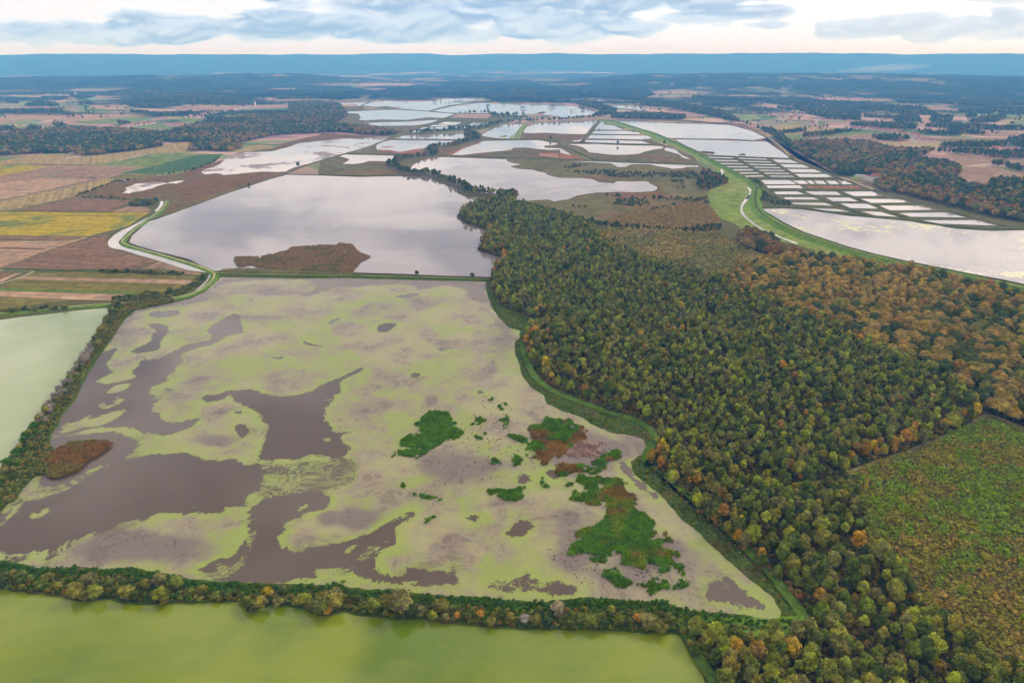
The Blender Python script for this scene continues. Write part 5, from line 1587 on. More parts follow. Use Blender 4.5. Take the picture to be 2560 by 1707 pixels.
FD = [('K', 40, 880, 6, 'dark'), ('K', 100, 860, 5, 'olive'), ('K', 150, 895, 6, 'dark'), ('K', 215, 880, 4, 'russet'), ('K', 290, 915, 5, 'green'), ('K', 350, 870, 4, 'olive'), ('K', 410, 930, 4, 'olive'), ('K', 530, 985, 6.6, 'olive'), ('K', 590, 1000, 5, 'olive'),
      ('K', 625, 905, 6, 'grey'), ('K', 660, 990, 6.4, 'lime'), ('K', 760, 910, 4, 'russet'), ('K', 800, 960, 4, 'dark'), ('K', 880, 990, 6, 'olive'), ('K', 940, 1000, 4.5, 'dark'), ('K', 1000, 930, 5, 'olive'), ('K', 1100, 905, 5.5, 'grey'),
      ('K', 1108, 1008, 6.4, 'lime'), ('K', 1130, 1035, 4, 'olive'), ('K', 1205, 935, 6, 'green'), ('K', 1300, 965, 4, 'russet'), ('K', 1390, 960, 4.5, 'olive'), ('K', 1480, 1000, 4, 'russet'), ('K', 1560, 990, 3.5, 'dark'), ('K', 1690, 1040, 5, 'green'),
      ('K', 1730, 1070, 5, 'dark'), ('K', 1790, 1060, 5.5, 'olive'), ('K', 1835, 985, 5, 'yellow'), ('K', 1910, 1040, 4.5, 'grey'), ('K', 1950, 970, 4.5, 'dark'), ('K', 2030, 1035, 4, 'olive'), ('K', 2095, 1020, 5, 'lime'), ('K', 2130, 1060, 4, 'olive'),
      ('K', 2200, 1095, 7, 'green'), ('K', 2290, 1065, 7, 'olive'), ('L', 40, 1040, 6.5, 'olive'), ('L', 110, 1010, 6.5, 'grey'), ('L', 60, 1090, 5, 'orange'), ('L', 250, 1020, 4, 'dark'), ('L', 370, 1080, 6, 'russet'), ('L', 450, 1050, 6, 'olive'),
      ('L', 560, 1085, 9.5, 'grey'), ('L', 640, 1110, 5.5, 'dark'), ('L', 690, 1110, 5, 'grey'), ('L', 770, 1135, 4, 'lime'), ('L', 830, 1080, 6, 'olive'), ('L', 858, 1145, 3.5, 'grey'), ('L', 940, 1130, 3.2, 'orange'), ('L', 1000, 1120, 4, 'dark'),
      ('L', 1100, 1125, 3.6, 'orange'), ('L', 1170, 1172, 4.2, 'olive'), ('L', 1240, 1140, 4, 'dark'), ('L', 1300, 1150, 4, 'olive'), ('L', 1400, 1155, 4.2, 'silver'), ('L', 1480, 1165, 5, 'olive'), ('L', 1500, 1110, 4.5, 'dark'), ('L', 1555, 1175, 5, 'bluegreen'),
      ('L', 1620, 1105, 6, 'pale'), ('L', 1700, 1180, 5, 'dark'), ('L', 1780, 1160, 5, 'green'), ('L', 1860, 1180, 6, 'green'), ('L', 1930, 1190, 5, 'bluegreen'), ('L', 1990, 1095, 3.6, 'lime'), ('L', 2050, 1170, 5, 'russet'), ('L', 2110, 1180, 4.5, 'dark'),
      ('L', 2165, 1150, 3.6, 'orange'), ('L', 2240, 1192, 6, 'grey'), ('L', 2320, 1205, 5, 'olive'), ('M', 55, 1075, 5, 'green'), ('M', 130, 1095, 5, 'olive'), ('M', 190, 1050, 4.5, 'russet'), ('M', 270, 1110, 3, 'olive'), ('M', 300, 1180, 3, 'olive'), ('M', 330, 1240, 3, 'dark')]
items = []
for c, u, v, w, tn in FD:
    p = survey('%s %f,%f' % (c, u, v))[0]
    items.append((p[0], p[1], 'willow' if w > 5.4 else 'bush', 1.14 * w / (6.2 if w > 5.4 else 5.4), 'green' if tn == 'russet' else tn))
row('dyke_bush', items, 'along the dyke behind the bright green pond', 'bush', 'bushes along the front dyke')

lp = dense(smooth(survey('I 800,225 780,290 740,350 700,430 665,500 610,560 560,640 510,710 450,790 390,870 330,970 280,1050 210,1140 160,1230 100,1320 40,1410 -60,1500'), False, 2), 6.2, False)
items = []
for i, p in enumerate(lp):
    t = i / len(lp)
    for side in (-1, 1):
        q = p + np.array([side * random.uniform(1.2, 3.4), random.uniform(-1.5, 1.5)])
        if side == 1 and random.random() < .35:
            continue
        bare = .38 < t < .74 and random.random() < .85
        tn = 'silver' if bare else random.choice(['olive', 'green', 'dark', 'olive', 'grey', 'dark'] if t < .5 else ['dark', 'green', 'dark', 'olive', 'deep'])
        kd = 'bare' if bare else ('willow' if random.random() < .55 and side == -1 else 'bush')
        items.append((q[0], q[1], kd, random.uniform(.6, 1.0), tn))
row('willow', items, 'down the willow dyke from the canal', 'tree', 'willows on the dyke between the left ponds')

# shore-side undergrowth on the dykes
gp = fill(FRONTDYKE, 1.9)
gp = gp[gp[:, 1] > 170]
_, ga, gb = in_view(gp, 1)
north = edge_dist(MAINP, gp) < 6.5
gt = tints(['deep', 'olive', 'russet', 'dark', 'green'], np.where(north, 0, pick(['a'] * 5, [2, 4, 1, 4, 4], len(gp))), .25) * .85
scatter('undergrowth', 'scrub', gp, rng.uniform(.6, 1.35, len(gp)) * np.where(north, .95, 1.0), gt, 'tangled green and brown brush on the front dyke', 'undergrowth', .9)
gp = fill(LEFTDYKE, 2.0)
gt = tints(['dark', 'olive', 'russet', 'green'], pick(['a'] * 4, [5, 3, 2, 4], len(gp)), .25)
scatter('undergrowth', 'scrub', gp, rng.uniform(.6, 1.3, len(gp)), gt, 'brush covering the willow dyke', 'undergrowth', .9)
gp = fill(RIGHTBANK, 2.6)
pathl = smooth(survey(PATH), False, 2)
gp = gp[edge_dist(pathl, gp, False) > 3.4]
gt = tints(['dark', 'russet', 'green', 'deep'], pick(['a'] * 4, [4, 2, 4, 2], len(gp)), .25)
scatter('undergrowth', 'scrub', gp, rng.uniform(.35, .8, len(gp)), gt, 'rough herbs on the bank below the forest', 'undergrowth', .6)
ip = survey('I 320,1380 330,1340 310,1280 400,1210 480,1170 620,1160 740,1160 770,1185 700,1240 600,1300 520,1370 400,1415 340,1410')
rp = fill(ip, 1.2)
scatter('reed_tufts', 'reed', rp, rng.uniform(.7, 1.2, len(rp)), np.where((pnoise(rp, 14, 5) > .56)[:, None], np.array((.23, .20, .045)), np.array((.275, .145, .035))) * rng.uniform(.7, 1.3, (len(rp), 1)), 'rust and olive reed stems on the jutting bed', 'reeds', 1.0)
ip = survey('D 1720,1030 1740,1010 1900,1010 1915,1030 1930,1005 2030,985 2120,960 2140,940 2352,925 H 90,505 110,493 190,500 230,545 295,570 240,600 200,640 190,668 0,660 D 2000,1097 1890,1082 1850,1065 1780,1080 1740,1075')
rp = fill(ip, 1.9)
scatter('reed_tufts', 'reed', rp, rng.uniform(.8, 1.5, len(rp)), np.where((pnoise(rp, 30, 5) > .62)[:, None], np.array((.24, .20, .065)), np.array((.34, .225, .095))) * rng.uniform(.7, 1.3, (len(rp), 1)), 'brown reed stems covering the pond island', 'reeds', .6)

# green reed beds standing in the algae pond
REEDS = [
 ('J 755,955 830,970 900,1010 920,1040 870,1060 950,1090 930,1130 860,1150 780,1180 760,1210 700,1240 610,1290 520,1245 520,1215 600,1190 560,1150 620,1120 650,1060 700,1020 710,985', 'deep', 1.0, 'large deep green reed bed, leftmost in the algae pond'),
 ('J 1425,1060 1490,1020 1570,995 1680,1010 1740,1060 1810,1090 1810,1130 1740,1160 1700,1190 1640,1240 1560,1310 1490,1290 1430,1250 1430,1190 1470,1120', 'mixed', 1.0, 'round green reed bed with rust brown crown'),
 ('J 1610,1310 1700,1290 1850,1290 1980,1220 2040,1240 2030,1275 1950,1300 1930,1340 1870,1380 1800,1350 1650,1395 1620,1370', 'mixed', .9, 'curved green and rust reed bed below the round one'),
 ('J 1690,1190 1800,1150 1960,1180 1940,1270 1720,1270', 'straw', .45, 'thin pinkish straw reeds inside the curved bed'),
 ('J 1020,1080 1060,1000 1130,970 1140,1010 1100,1060 1150,1120 1130,1150 1060,1120', 'deep', .6, 'loose green reed tufts right of the large bed'),
 ('J 1225,975 1290,985 1280,1060 1240,1075', 'deep', .8, 'narrow upright green reed patch'), ('J 1215,905 1270,895 1290,930 1240,945', 'deep', .8, 'small green reed patch above the narrow one'),
 ('J 1120,850 1160,845 1195,870 1170,885', 'deep', .8, 'topmost small green reed patch in the algae pond'), ('J 970,1000 1000,980 1030,995 990,1015', 'deep', .7, 'tiny reed patch beside the large bed'),
 ('J 1290,1110 1340,1115 1400,1130 1410,1160 1380,1165 1300,1130', 'deep', .8, 'short reed strip left of the round bed'), ('J 1320,1240 1360,1260 1400,1310 1390,1340 1330,1320 1300,1300', 'deep', .7, 'loose reed patch under the round bed'),
 ('J 1160,1290 1200,1270 1240,1310 1210,1340', 'deep', .45, 'sparse reed tuft in the muddy patch'),
 ('L 1120,270 1180,245 1300,250 1390,220 1400,260 1380,300 1300,330 1240,290', 'deep', .85, 'long green reed strip across the middle of the algae'), ('L 1440,240 1500,170 1570,190 1560,230 1500,255', 'deep', .9, 'reed patch at the end of the long strip'),
 ('L 1620,215 1680,185 1740,205 1660,240', 'deep', .7, 'small reed patch beside the largest bed'),
 ('L 1720,340 1790,260 1770,190 1830,180 1850,210 1910,200 1940,150 2020,190 2090,240 2150,260 2190,330 2100,340 2150,360 2190,380 2190,420 2240,450 2352,580 M 180,540 195,600 160,660 60,680 0,690 L 2280,770 2200,740 2070,710 1960,720 1870,700 1780,700 '
  '1740,640 1750,560 1800,510 1900,470 1960,420 1980,360 1850,370 1770,330', 'mixed2', 1.0, 'largest green reed bed near the pond corner'),
 ('L 1930,740 2020,730 2040,830 2130,880 2100,910 2000,890 1930,870', 'deep', .8, 'ragged reed tongue below the largest bed'), ('M 0,790 150,760 300,795 270,830 130,820 70,865 40,850 0,840', 'deep', .9, 'green reed strip near the lower shore'),
 ('M 200,620 260,605 310,655 320,760 260,740 200,690', 'deep', .5, 'scattered reed tufts right of the largest bed'), ('M 120,690 180,700 170,740 120,725', 'deep', .7, 'small reed tuft between largest bed and strip'),
 ('L 550,200 610,215 590,245 560,235', 'deep', .8, 'lone reed clump by the muddy patch'), ('L 640,275 740,290 840,310 830,330 700,305', 'deep', .75, 'thin reed line below the muddy patch'), ('L 990,310 1070,300 1030,330', 'deep', .7, 'tiny reed tuft in the middle algae'),
 ('L 740,400 820,400 780,440 740,470 720,490', 'deep', .6, 'slanting loose reed tuft in the algae'), ('L 90,890 150,865 190,880 170,915', 'deep', 1.0, 'dark green clump at the front dyke shore'),
]
for t, kind, dn, lb in REEDS:
    pl = survey(t)
    pl = smooth(pl, True, 1)
    grow = pl + (pl - pl.mean(0)) * .16
    P = fill(grow, .92 / math.sqrt(dn))
    e = edge_dist(pl, P) * np.where(inside(pl, P), 1, -1)
    n0 = pnoise(P, 5.5, 51, 3) - .5
    P = P[e + n0 * 26 + rng.normal(0, 1.2, len(P)) > 0.2]
    if dn < .95:
        P = P[(pnoise(P, 9, 53, 3) > .62 - .35 * dn)]
    n1 = pnoise(P, 14, 52, 3)
    base = np.tile(np.array((.120, .255, .006)), (len(P), 1))
    if kind == 'mixed':
        base = np.where((n1 > .53)[:, None], np.array((.30, .17, .030)), base)
    if kind == 'mixed2':
        base = np.where((n1 > .50)[:, None], np.array((.20, .27, .010)), base)
        base = np.where((n1 > .64)[:, None], np.array((.30, .19, .026)), base)
    if kind == 'straw':
        base = np.tile(np.array((.46, .31, .24)), (len(P), 1))
    scatter('reed_bed', 'reed', P, rng.uniform(.6, 1.1, len(P)) * (.6 + .8 * pnoise(P, 5, 58, 2)), base * rng.uniform(.75, 1.3, (len(P), 1)) * (.55 + .9 * pnoise(P, 4.5, 57, 2))[:, None], lb, 'reeds', .1)
tp = np.concatenate([fill(survey('J 1120,830 1320,880 1300,1000 1420,1180 1500,1350 1200,1250 900,1110 1000,960'), 3.2), fill(survey('L 1500,600 1760,640 1900,720 1960,900 1750,900 1600,760'), 3.0), fill(survey('L 2050,720 2352,770 M 330,790 L 2150,860'), 1.9),
                     fill(survey('J 760,1180 980,1100 1180,1140 1330,1260 1300,1420 1100,1480 700,1440 650,1330'), 4.5)])
tp = tp[(rng.uniform(0, 1, len(tp)) < .5) & (pnoise(tp, 9, 71, 2) > .45)]
scatter('reed_tufts', 'reed', tp, rng.uniform(.25, .5, len(tp)), np.where((rng.uniform(0, 1, len(tp)) < .45)[:, None], np.array((.06, .13, .015)), np.array((.26, .18, .12))), 'thin scattered reed stems poking through the algae', 'reeds', .1)

# tree belt between the two middle ponds
bl = dense(smooth(survey('E 700,835 760,880 820,905 900,925 1000,925 1100,938 1200,975 1300,1015 1400,1050 1450,1095 1550,1125 1700,1130 1850,1145 1890,1160 H 1090,222 1130,215 1145,238 1100,248 1050,248 1020,262 1070,262 1120,262'), False, 1), 8.5, False)
items = []
for i, p in enumerate(bl):
    for k in range(2):
        q = p + np.array([random.uniform(-5, 5), random.uniform(-4, 9)])
        items.append((q[0], q[1], random.choice(['round', 'round', 'slender', 'oak']), random.uniform(.62, 1.1), random.choice(['dark', 'green', 'dark', 'bluegreen', 'green', 'olive', 'lime' if i > len(bl) * .6 else 'dark', 'russet' if i > len(bl) * .7 else 'dark'])))
row('belt_tree', items, 'down the tree belt between the middle ponds', 'tree', 'trees of the belt between the middle ponds')
bl = dense(survey('E 1560,575 1500,535 1440,510 1440,560 1540,590 1400,620 1250,655 1090,670 1080,700 1150,730 1080,745 950,765 800,785 700,820 680,840'), 13, False)
items = [(p[0] + random.uniform(-7, 7), p[1] + random.uniform(-7, 9), random.choice(['round', 'oak', 'round']), random.uniform(.7, 1.15), random.choice(['dark', 'green', 'bluegreen', 'dark', 'russet'] if random.random() < .9 else ['olive'])) for p in bl for k in range(2)]
row('belt_tree', items, 'up the tree belt past the red mud pond', 'tree', 'trees of the upper belt')
items = []
for t, n in (('E 910,532 1100,518 1300,503 1430,482', 17), ('E 1440,488 1550,492 1680,445 1760,428 1900,418 2100,408 2352,402 F 150,388 340,378', 40), ('E 1385,333 1650,328 1700,350 1800,355 2010,350', 22), ('E 1700,365 1850,372 2000,380', 12)):
    ln = survey(t)
    ln = dense(ln, np.linalg.norm(np.diff(ln, axis=0), axis=1).sum() / n, False)
    items += [(p[0] + random.uniform(-8, 8), p[1] + random.uniform(-10, 12), random.choice(['round', 'oak']), random.uniform(.8, 1.25), random.choice(['dark', 'bluegreen', 'dark', 'green'])) for p in ln]
row('row_tree', items, 'in the far dark tree row between ponds', 'tree', 'far dark tree row')
# lone trees on the dykes
for c, u, v, lb in (('D', 2193, 352, 'lone dark tree on the dyke by the silvery pond'), ('F', 565, 640, 'lone dark tree on the dyke under the strip ponds'), ('F', 830, 590, 'small lone tree at the end of a strip pond'), ('F', 1020, 640, 'dark tree at the levee foot'),
                    ('E', 2258, 592, 'lone tree on the rusty reed flat'), ('H', 895, 690, 'lone bush at the forest end of the straight dyke'), ('H', 570, 678, 'small lone bush midway on the straight dyke'),
                    ('F', 720, 500, 'bush at the levee side of the second strip pond'), ('F', 380, 492, 'tiny tree on the strip pond dyke'), ('D', 1830, 483, 'small bush on the long olive dyke')):
    p = survey('%s %f,%f' % (c, u, v))[0]
    small = 'bush' in lb or 'small' in lb or 'tiny' in lb
    tree('dyke_tree', 'bush' if small else 'round', p, 1.2, 1.0 if small else 1.05, TINT['dark'], lb, 'tree', 'lone trees on the dykes')

# hedges beside the canal and fields
HG = [('D 565,565 690,515 760,490 860,460 1000,442', 26, 'in the hedge between tan field and marsh', .9), ('D 620,570 700,575 800,578 900,582 960,585', 20, 'in the low hedge under the rusty marsh', .65), ('D 750,1120 900,1120 980,1115 1100,1130 1350,1135', 34, 'in the hedge above the olive stubble', .8),
      ('D 850,1338 950,1315 1100,1290 1250,1280 1330,1260 1420,1215 1480,1165 1530,1150', 46, 'in the thicket along the lower canal', .8), ('D 0,1425 200,1405 400,1392 500,1385', 24, 'in the hedge above the pale green pond', .85),
      ('D 1140,410 1250,400 1320,390 1400,378 1530,330 1600,290', 18, 'in the hedge at the dark green crop', .9), ('D 950,630 1030,632 1100,625 1140,605 1000,605', 26, 'in the thicket at the canal bend', 1.1)]
for t, n, tail, scl in HG:
    ln = survey(t)
    ln = dense(ln, np.linalg.norm(np.diff(ln, axis=0), axis=1).sum() / n, False)
    row('hedge_bush', [(p[0] + random.uniform(-2.5, 2.5), p[1] + random.uniform(-3, 3), random.choice(['bush', 'willow', 'bush']), scl * random.uniform(.7, 1.3), random.choice(['dark', 'green', 'dark', 'grey', 'olive'])) for p in ln], tail, 'bush', 'bushes ' + tail, .3)
th = fill(survey('D 830,1330 900,1300 1100,1278 1250,1268 1400,1213 1460,1150 1535,1152 1500,1190 1420,1245 1300,1295 1100,1318 850,1338'), 2.6)
scatter('undergrowth', 'scrub', th, rng.uniform(.8, 1.7, len(th)), tints(['dark', 'green', 'olive'], pick(['a'] * 3, [4, 3, 2], len(th))), 'low brush along the lower canal', 'undergrowth', .2)

# brown trees by the meadow and clumps in the marsh
MB = [('G 130,960 160,900 220,885 500,960 700,1015 735,1050 560,1080 300,1035 140,985', 8, 'oak', ['russet', 'oakbrown', 'dark', 'russet'], 'in the brown clump by the levee meadow'),
      ('F 1340,1060 1360,1000 1400,900 1370,830 1500,850 1510,880 1480,930 1620,970 1670,990 1660,1010 1500,1070 1400,1085', 11, 'round', ['dark', 'russet', 'dark', 'bluegreen'], 'in the dark clump west of the meadow'),
      ('G 210,455 300,470 340,560 400,600 540,640 550,665 430,660 310,630 330,560 280,500', 9, 'bush', ['dark', 'olive', 'dark'], 'in the thicket between levee and basins')]
for t, spc, kd, tn, tail in MB:
    pts = fill(survey(t), spc)
    row('clump_tree', [(p[0], p[1], kd, random.uniform(.75, 1.1), random.choice(tn)) for p in pts[:90]], tail, 'tree', 'trees ' + tail, 0.1)
sh = np.concatenate([fill(survey(t), 9) for t in ('F 50,900 400,890 700,905 1000,915 1300,900 1370,940 1350,980 1000,950 600,960 400,935', 'F 20,860 120,830 280,835 100,870', 'F 1060,985 1200,990 1210,1020 1100,1000', 'F 1110,1050 1220,1060 1180,1075',
     'F 430,1130 640,1130 620,1145 440,1145', 'F 600,1165 900,1160 1000,1150 1060,1176', 'H 1440,275 1560,265 1560,285', 'H 1700,255 1800,230 1960,250 1900,275 1750,268', 'H 1990,220 2250,230 2230,250 2040,240', 'H 1880,300 2000,285 2200,240 2270,215 2290,260 2150,262 1950,300')])
sh = sh[rng.uniform(0, 1, len(sh)) < .75]
scatter('shrubbery', 'bush', sh, rng.uniform(.6, 1.3, len(sh)), tints(['dark', 'bluegreen', 'olive'], pick(['a'] * 3, [4, 3, 2], len(sh))), 'dark willow bushes dotted over the reed marsh', 'scrub')
br = fill(survey('H 1500,345 1690,385 1900,402 2100,418 2300,395 2352,400 2352,420 2200,432 1900,412 1650,400 1500,365'), 7)
scatter('shrubbery', 'round', br, rng.uniform(.4, .75, len(br)), tints(['dark', 'bluegreen', 'russet'], pick(['a'] * 3, [4, 3, 1], len(br))), 'dark tree line below the young plantation', 'scrub')

# ------------------------------------------------------------------ far woods
WOODS = [
 ('A -200,1020 0,1010 480,950 640,960 900,960 1200,990 1350,950 1550,900 1800,870 2100,840 2352,830 B 150,775 200,850 100,900 0,930 A 2352,975 2000,1000 1750,1060 1780,1090 1700,1120 1520,1110 1390,1115 1410,1080 1480,1045 1200,1050 1190,1080 1000,1110 640,1150 '
  '550,1145 560,1125 300,1130 0,1150 -200,1165', 10.5, 'long dark and russet wood beyond the fields'),
 ('E -150,470 0,470 150,450 350,470 500,480 700,520 800,520 680,545 400,540 250,515 0,520 -150,530', 10, 'dark wood spur above the silvery pond'),
 ('G 500,190 800,185 1000,180 1200,200 1270,225 1350,240 1500,250 1640,250 1480,320 1700,340 1840,370 1850,430 1760,440 1870,520 2040,540 2140,510 2190,480 2352,485 2600,480 2600,840 2352,790 2100,745 1900,700 1700,650 1500,600 1350,570 1210,540 1200,500 1270,460 '
  '1200,430 1080,420 1000,440 920,430 800,360 680,300 590,240', 10.0, 'large russet and green wood beyond the fish basins'),
]
wn = ['dark', 'russet', 'oakbrown', 'bluegreen', 'green']
for t, spc, lb in WOODS:
    pl = survey(t)
    P = fill(pl, spc)
    nz = pnoise(P, 160, 61, 3)
    c = np.where(nz > .5, pick(wn, [2, 5, 4, 2, 1], len(P)), pick(wn, [5, 1, 1, 4, 3], len(P)))
    scatter('far_woodland', 'faroak', P, rng.uniform(.75, 1.15, len(P)), tints(wn, c, .18), lb, 'forest')
BELTS = ['Q 1500,640 1900,640 2200,660 2500,645 2500,700 2200,710 1950,680', 'Q 2080,745 2352,805 2500,830 2500,850 2352,835 2060,760', 'Q 1570,590 2200,570 2180,610 1650,605', 'Q 2200,540 2352,520 2500,520 2500,620 2352,620 2230,580', 'Q 790,400 1250,400 1400,420 1380,450 1100,440 820,415',
 'Q 920,325 1220,340 1300,320 1400,330 1440,380 1210,380 1180,350 930,340', 'Q 800,230 1100,235 1480,260 1470,280 1560,300 1580,320 1200,300 900,260', 'Q 1530,325 1720,340 1700,375 1620,400 1510,375', 'Q 1830,315 1930,320 1930,340 1830,340', 'Q 1770,280 2090,285 2080,308 1780,295',
 'Q 2120,295 2352,290 2500,290 2500,315 2130,310', 'Q 1860,390 1960,350 2170,325 2190,345 2100,385', 'Q 1200,200 1700,190 2352,200 2500,200 2500,235 1950,235 1600,215 1250,210', 'Q 150,480 420,450 420,465 170,490', 'Q 370,500 700,470 850,460 650,495 380,525', 'Q 1450,425 1750,405 2150,430 2500,440 2500,460 1800,445',
 'Q 0,440 100,450 250,550 320,640 220,600 100,500', 'Q 300,250 600,270 900,330 890,360 600,350 400,300', 'Q 740,285 890,290 890,318 760,312', 'Q 2100,910 2352,910 2500,905 2500,980 2000,980', 'Q 1000,520 1200,505 1330,540 1240,555 1050,545', 'Q 1400,470 1800,490 1780,505 1450,490', 'Q 1640,460 1800,465 2000,490 2000,500 1760,480',
 'Q 480,560 600,555 640,580 500,582', 'Q 1100,160 1700,130 2352,150 2352,165 1700,150 1200,175', 'C 0,600 250,640 500,690 600,740 560,745 400,700 150,660 0,650', 'C 0,700 280,715 260,735 0,725', 'C 280,690 480,710 600,745 720,790 860,860 940,910 900,900 800,830 650,760 450,715',
 'C 380,640 530,650 500,660 390,650', 'C 320,595 800,610 780,620 330,608', 'F 500,345 800,335 1240,370 1200,392 500,380', 'F 330,350 420,310 560,290 540,330 400,365', 'F 160,230 330,245 480,275 540,300 400,300 200,255',
 'O 300,575 450,520 730,550 720,570 400,575', 'O 0,630 300,630 500,620 770,625 770,640 300,650 0,650', 'O 1640,500 1900,475 2352,480 2500,500 2352,505 1700,515', 'O 1560,575 1780,570 2000,575 2352,525 2352,545 2020,590 1800,600', 'O 0,840 180,845 200,870 0,885', 'O 150,885 350,880 350,905 150,910', 'O 300,860 400,840 520,850 400,865',
 'O 1450,780 1600,790 1600,810 1480,812', 'O 1950,680 2352,650 2352,670 1950,690', 'O 970,540 1140,530 1140,550 980,558', 'O 0,410 700,400 1500,420 2352,400 2352,440 1500,445 700,425 0,440', 'O 860,450 1180,455 1000,495', 'O 640,800 850,810 700,830', 'O 2200,860 2352,870 2352,890', 'A 990,745 1240,700 1500,690 1860,740 1500,755 1200,750',
 'A 1480,865 1690,880 1600,900', 'A 1070,790 1210,780 1200,800', 'A 2000,720 2352,700 2352,720 2050,735', 'A 1700,765 1810,770 1800,790', 'A 2170,820 2352,780 2352,830', 'O 1580,640 1800,650 1790,665 1620,660', 'O 100,510 240,520 220,540 90,535', 'O 500,465 860,470 600,490', 'Q 0,200 500,215 600,235 300,245', 'Q 150,255 330,270 250,285',
 'Q 0,25 500,40 1100,80 900,100 0,60']
P = np.concatenate([fill(survey(t), 11.5) for t in BELTS])
P = P[np.hypot(P[:, 0], P[:, 1]) < 6900]
c = pick(wn, [5, 1.2, .8, 5, 3], len(P))
scatter('far_woodland', 'far', P, rng.uniform(.85, 1.35, len(P)), tints(wn, c, .18), 'dark hedges and copses across the far fields', 'forest')
hp = fill(survey('B -1500,500 2352,500 C 2352,520 Q 2352,600 1500,560 0,420 F 500,330 E 0,180 A 0,960 -300,960'), 150)
hp = hp[(hp[:, 1] > 2300) & (np.hypot(hp[:, 0], hp[:, 1]) < 6500) & (rng.uniform(0, 1, len(hp)) < .7)]
hp = np.concatenate([hp + rng.normal(0, 14, hp.shape) for _ in range(3)])
scatter('far_woodland', 'far', hp, rng.uniform(.6, 1.2, len(hp)), tints(wn, pick(wn, [5, 1, 1, 5, 2], len(hp)), .18), 'scattered small trees dotting the far plain', 'forest')
W2 = survey('B -1200,700 0,722 110,735 300,730 500,720 900,705 1200,715 1260,745 1500,752 1830,765 1850,730 2000,720 2352,742 C 200,660 0,600 100,585 60,560 B 2352,620 1500,605 1250,600 1000,600 700,635 400,680')
canopy('far_woodland', W2, 13, 15, MAT['country'], 'broad blue wood behind the chain of ponds', 'forest', 'stuff', 0, .3)
o = bpy.data.objects[[q.name for q in COL.objects if q.name.startswith('far_woodland')][-1]]
a = o.data.attributes.new('wood', 'FLOAT', 'POINT')
a.data.foreach_set('value', np.ones(len(o.data.vertices), np.float32))
W1B = survey('E -300,240 0,240 180,250 260,360 200,400 0,440 -300,440')
P = fill(W1B, 11)
scatter('far_woodland', 'faroak', P, rng.uniform(.8, 1.2, len(P)), tints(wn, pick(wn, [4, 3, 2, 4, 1], len(P)), .18), 'dark wood left of the chain of ponds', 'forest')

# ------------------------------------------------------------------ villages
def house_meshes(w, d, h, rh, roof):
    x, y = w / 2, d / 2
    wv = [(-x, -y, 0), (x, -y, 0), (x, y, 0), (-x, y, 0), (-x, -y, h), (x, -y, h), (x, y, h), (-x, y, h), (0, -y, h + rh), (0, y, h + rh)]
    wall = mesh_of('wall', wv, [(0, 1, 5, 8, 4), (2, 3, 7, 9, 6), (1, 2, 6, 5), (3, 0, 4, 7)], MAT['house_wall'])
    e = .5
    k = rh / x
    rv = []
    for yy in (-y - e, y + e):
        rv += [(-x - e, yy, h - e * k + .05), (0, yy, h + rh + .05), (x + e, yy, h - e * k + .05), (x + e, yy, h - e * k + .3), (0, yy, h + rh + .32), (-x - e, yy, h - e * k + .3)]
    rf = mesh_of('roof', rv, [(0, 1, 7, 6), (1, 2, 8, 7), (2, 3, 9, 8), (3, 4, 10, 9), (4, 5, 11, 10), (5, 0, 6, 11), (5, 4, 3, 2, 1, 0), (6, 7, 8, 9, 10, 11)], MAT[roof])
    cv = []
    for zz in (h + rh * .4, h + rh + 1.0):
        cv += [(x * .35 - .4, y * .3 - .4, zz), (x * .35 + .4, y * .3 - .4, zz), (x * .35 + .4, y * .3 + .4, zz), (x * .35 - .4, y * .3 + .4, zz)]
    ch = mesh_of('chimney', cv, [(0, 1, 5, 4), (1, 2, 6, 5), (2, 3, 7, 6), (3, 0, 4, 7), (4, 5, 6, 7)], MAT['stone_grey'])
    wn_ = []
    wf = []
    for sx in (-1, 1):
        for yy in (-y * .5, y * .1, y * .6):
            b = len(wn_)
            wn_ += [(sx * (x + .04), yy - .6, 1.1), (sx * (x + .04), yy + .6, 1.1), (sx * (x + .04), yy + .6, 2.5), (sx * (x + .04), yy - .6, 2.5)]
            wf.append((b, b + 1, b + 2, b + 3))
    win = [mesh_of('window', wn_[4 * i:4 * i + 4], [(0, 1, 2, 3)], MAT['dark_glass']) for i in range(6)]
    return wall, rf, ch, win
HOUSES = [house_meshes(9, 13, 4.2, 3.6, 'roof_red'), house_meshes(10, 16, 5.0, 4.0, 'roof_red'), house_meshes(8, 11, 3.6, 3.2, 'roof_red'), house_meshes(12, 26, 4.5, 3.0, 'roof_grey')]


def house(xy, rz, k, label, group, scale=1.0, name='house', cat='house'):
    wall, rf, ch, win = HOUSES[k]
    t = empty(name, (float(xy[0]), float(xy[1]), 0.3), rz)
    t.scale = (scale,) * 3
    link('wall', wall, t)
    r = link('roof', rf, t)
    if k < 3:
        link('chimney', ch, r)
    for w_ in win:
        link('window', w_, t)
    return tag(t, label, cat, group)
VIL = [('O 1440,850 1560,825 1650,805 1750,795 1850,780 1950,765', 24, 'the small village above the long dark wood', 22), ('A 1370,868 1480,852 1560,838 1650,818 1740,800 1830,780', 30, 'the church village on the far plain', 26),
       ('Q 190,365 260,325 340,305 420,290 500,268 540,250', 34, 'the long village beyond the bright ponds', 26), ('Q 60,200 200,210 330,215 480,225 560,245', 20, 'the upper end of the long village', 30),
       ('Q 780,430 900,440 1080,455 1200,470 1290,490', 24, 'the village row behind the striped field', 18), ('Q 1290,480 1360,505 1430,525 1490,545 1460,560', 18, 'the village end below the white road', 16), ('Q 2080,632 2160,625 2250,632 2340,632', 12, 'the hamlet between two woods at the photo edge', 12),
       ('O 330,372 520,360 880,442 930,430 1030,440 1120,425 1240,438', 12, 'the farthest white village under the ridge', 40)]
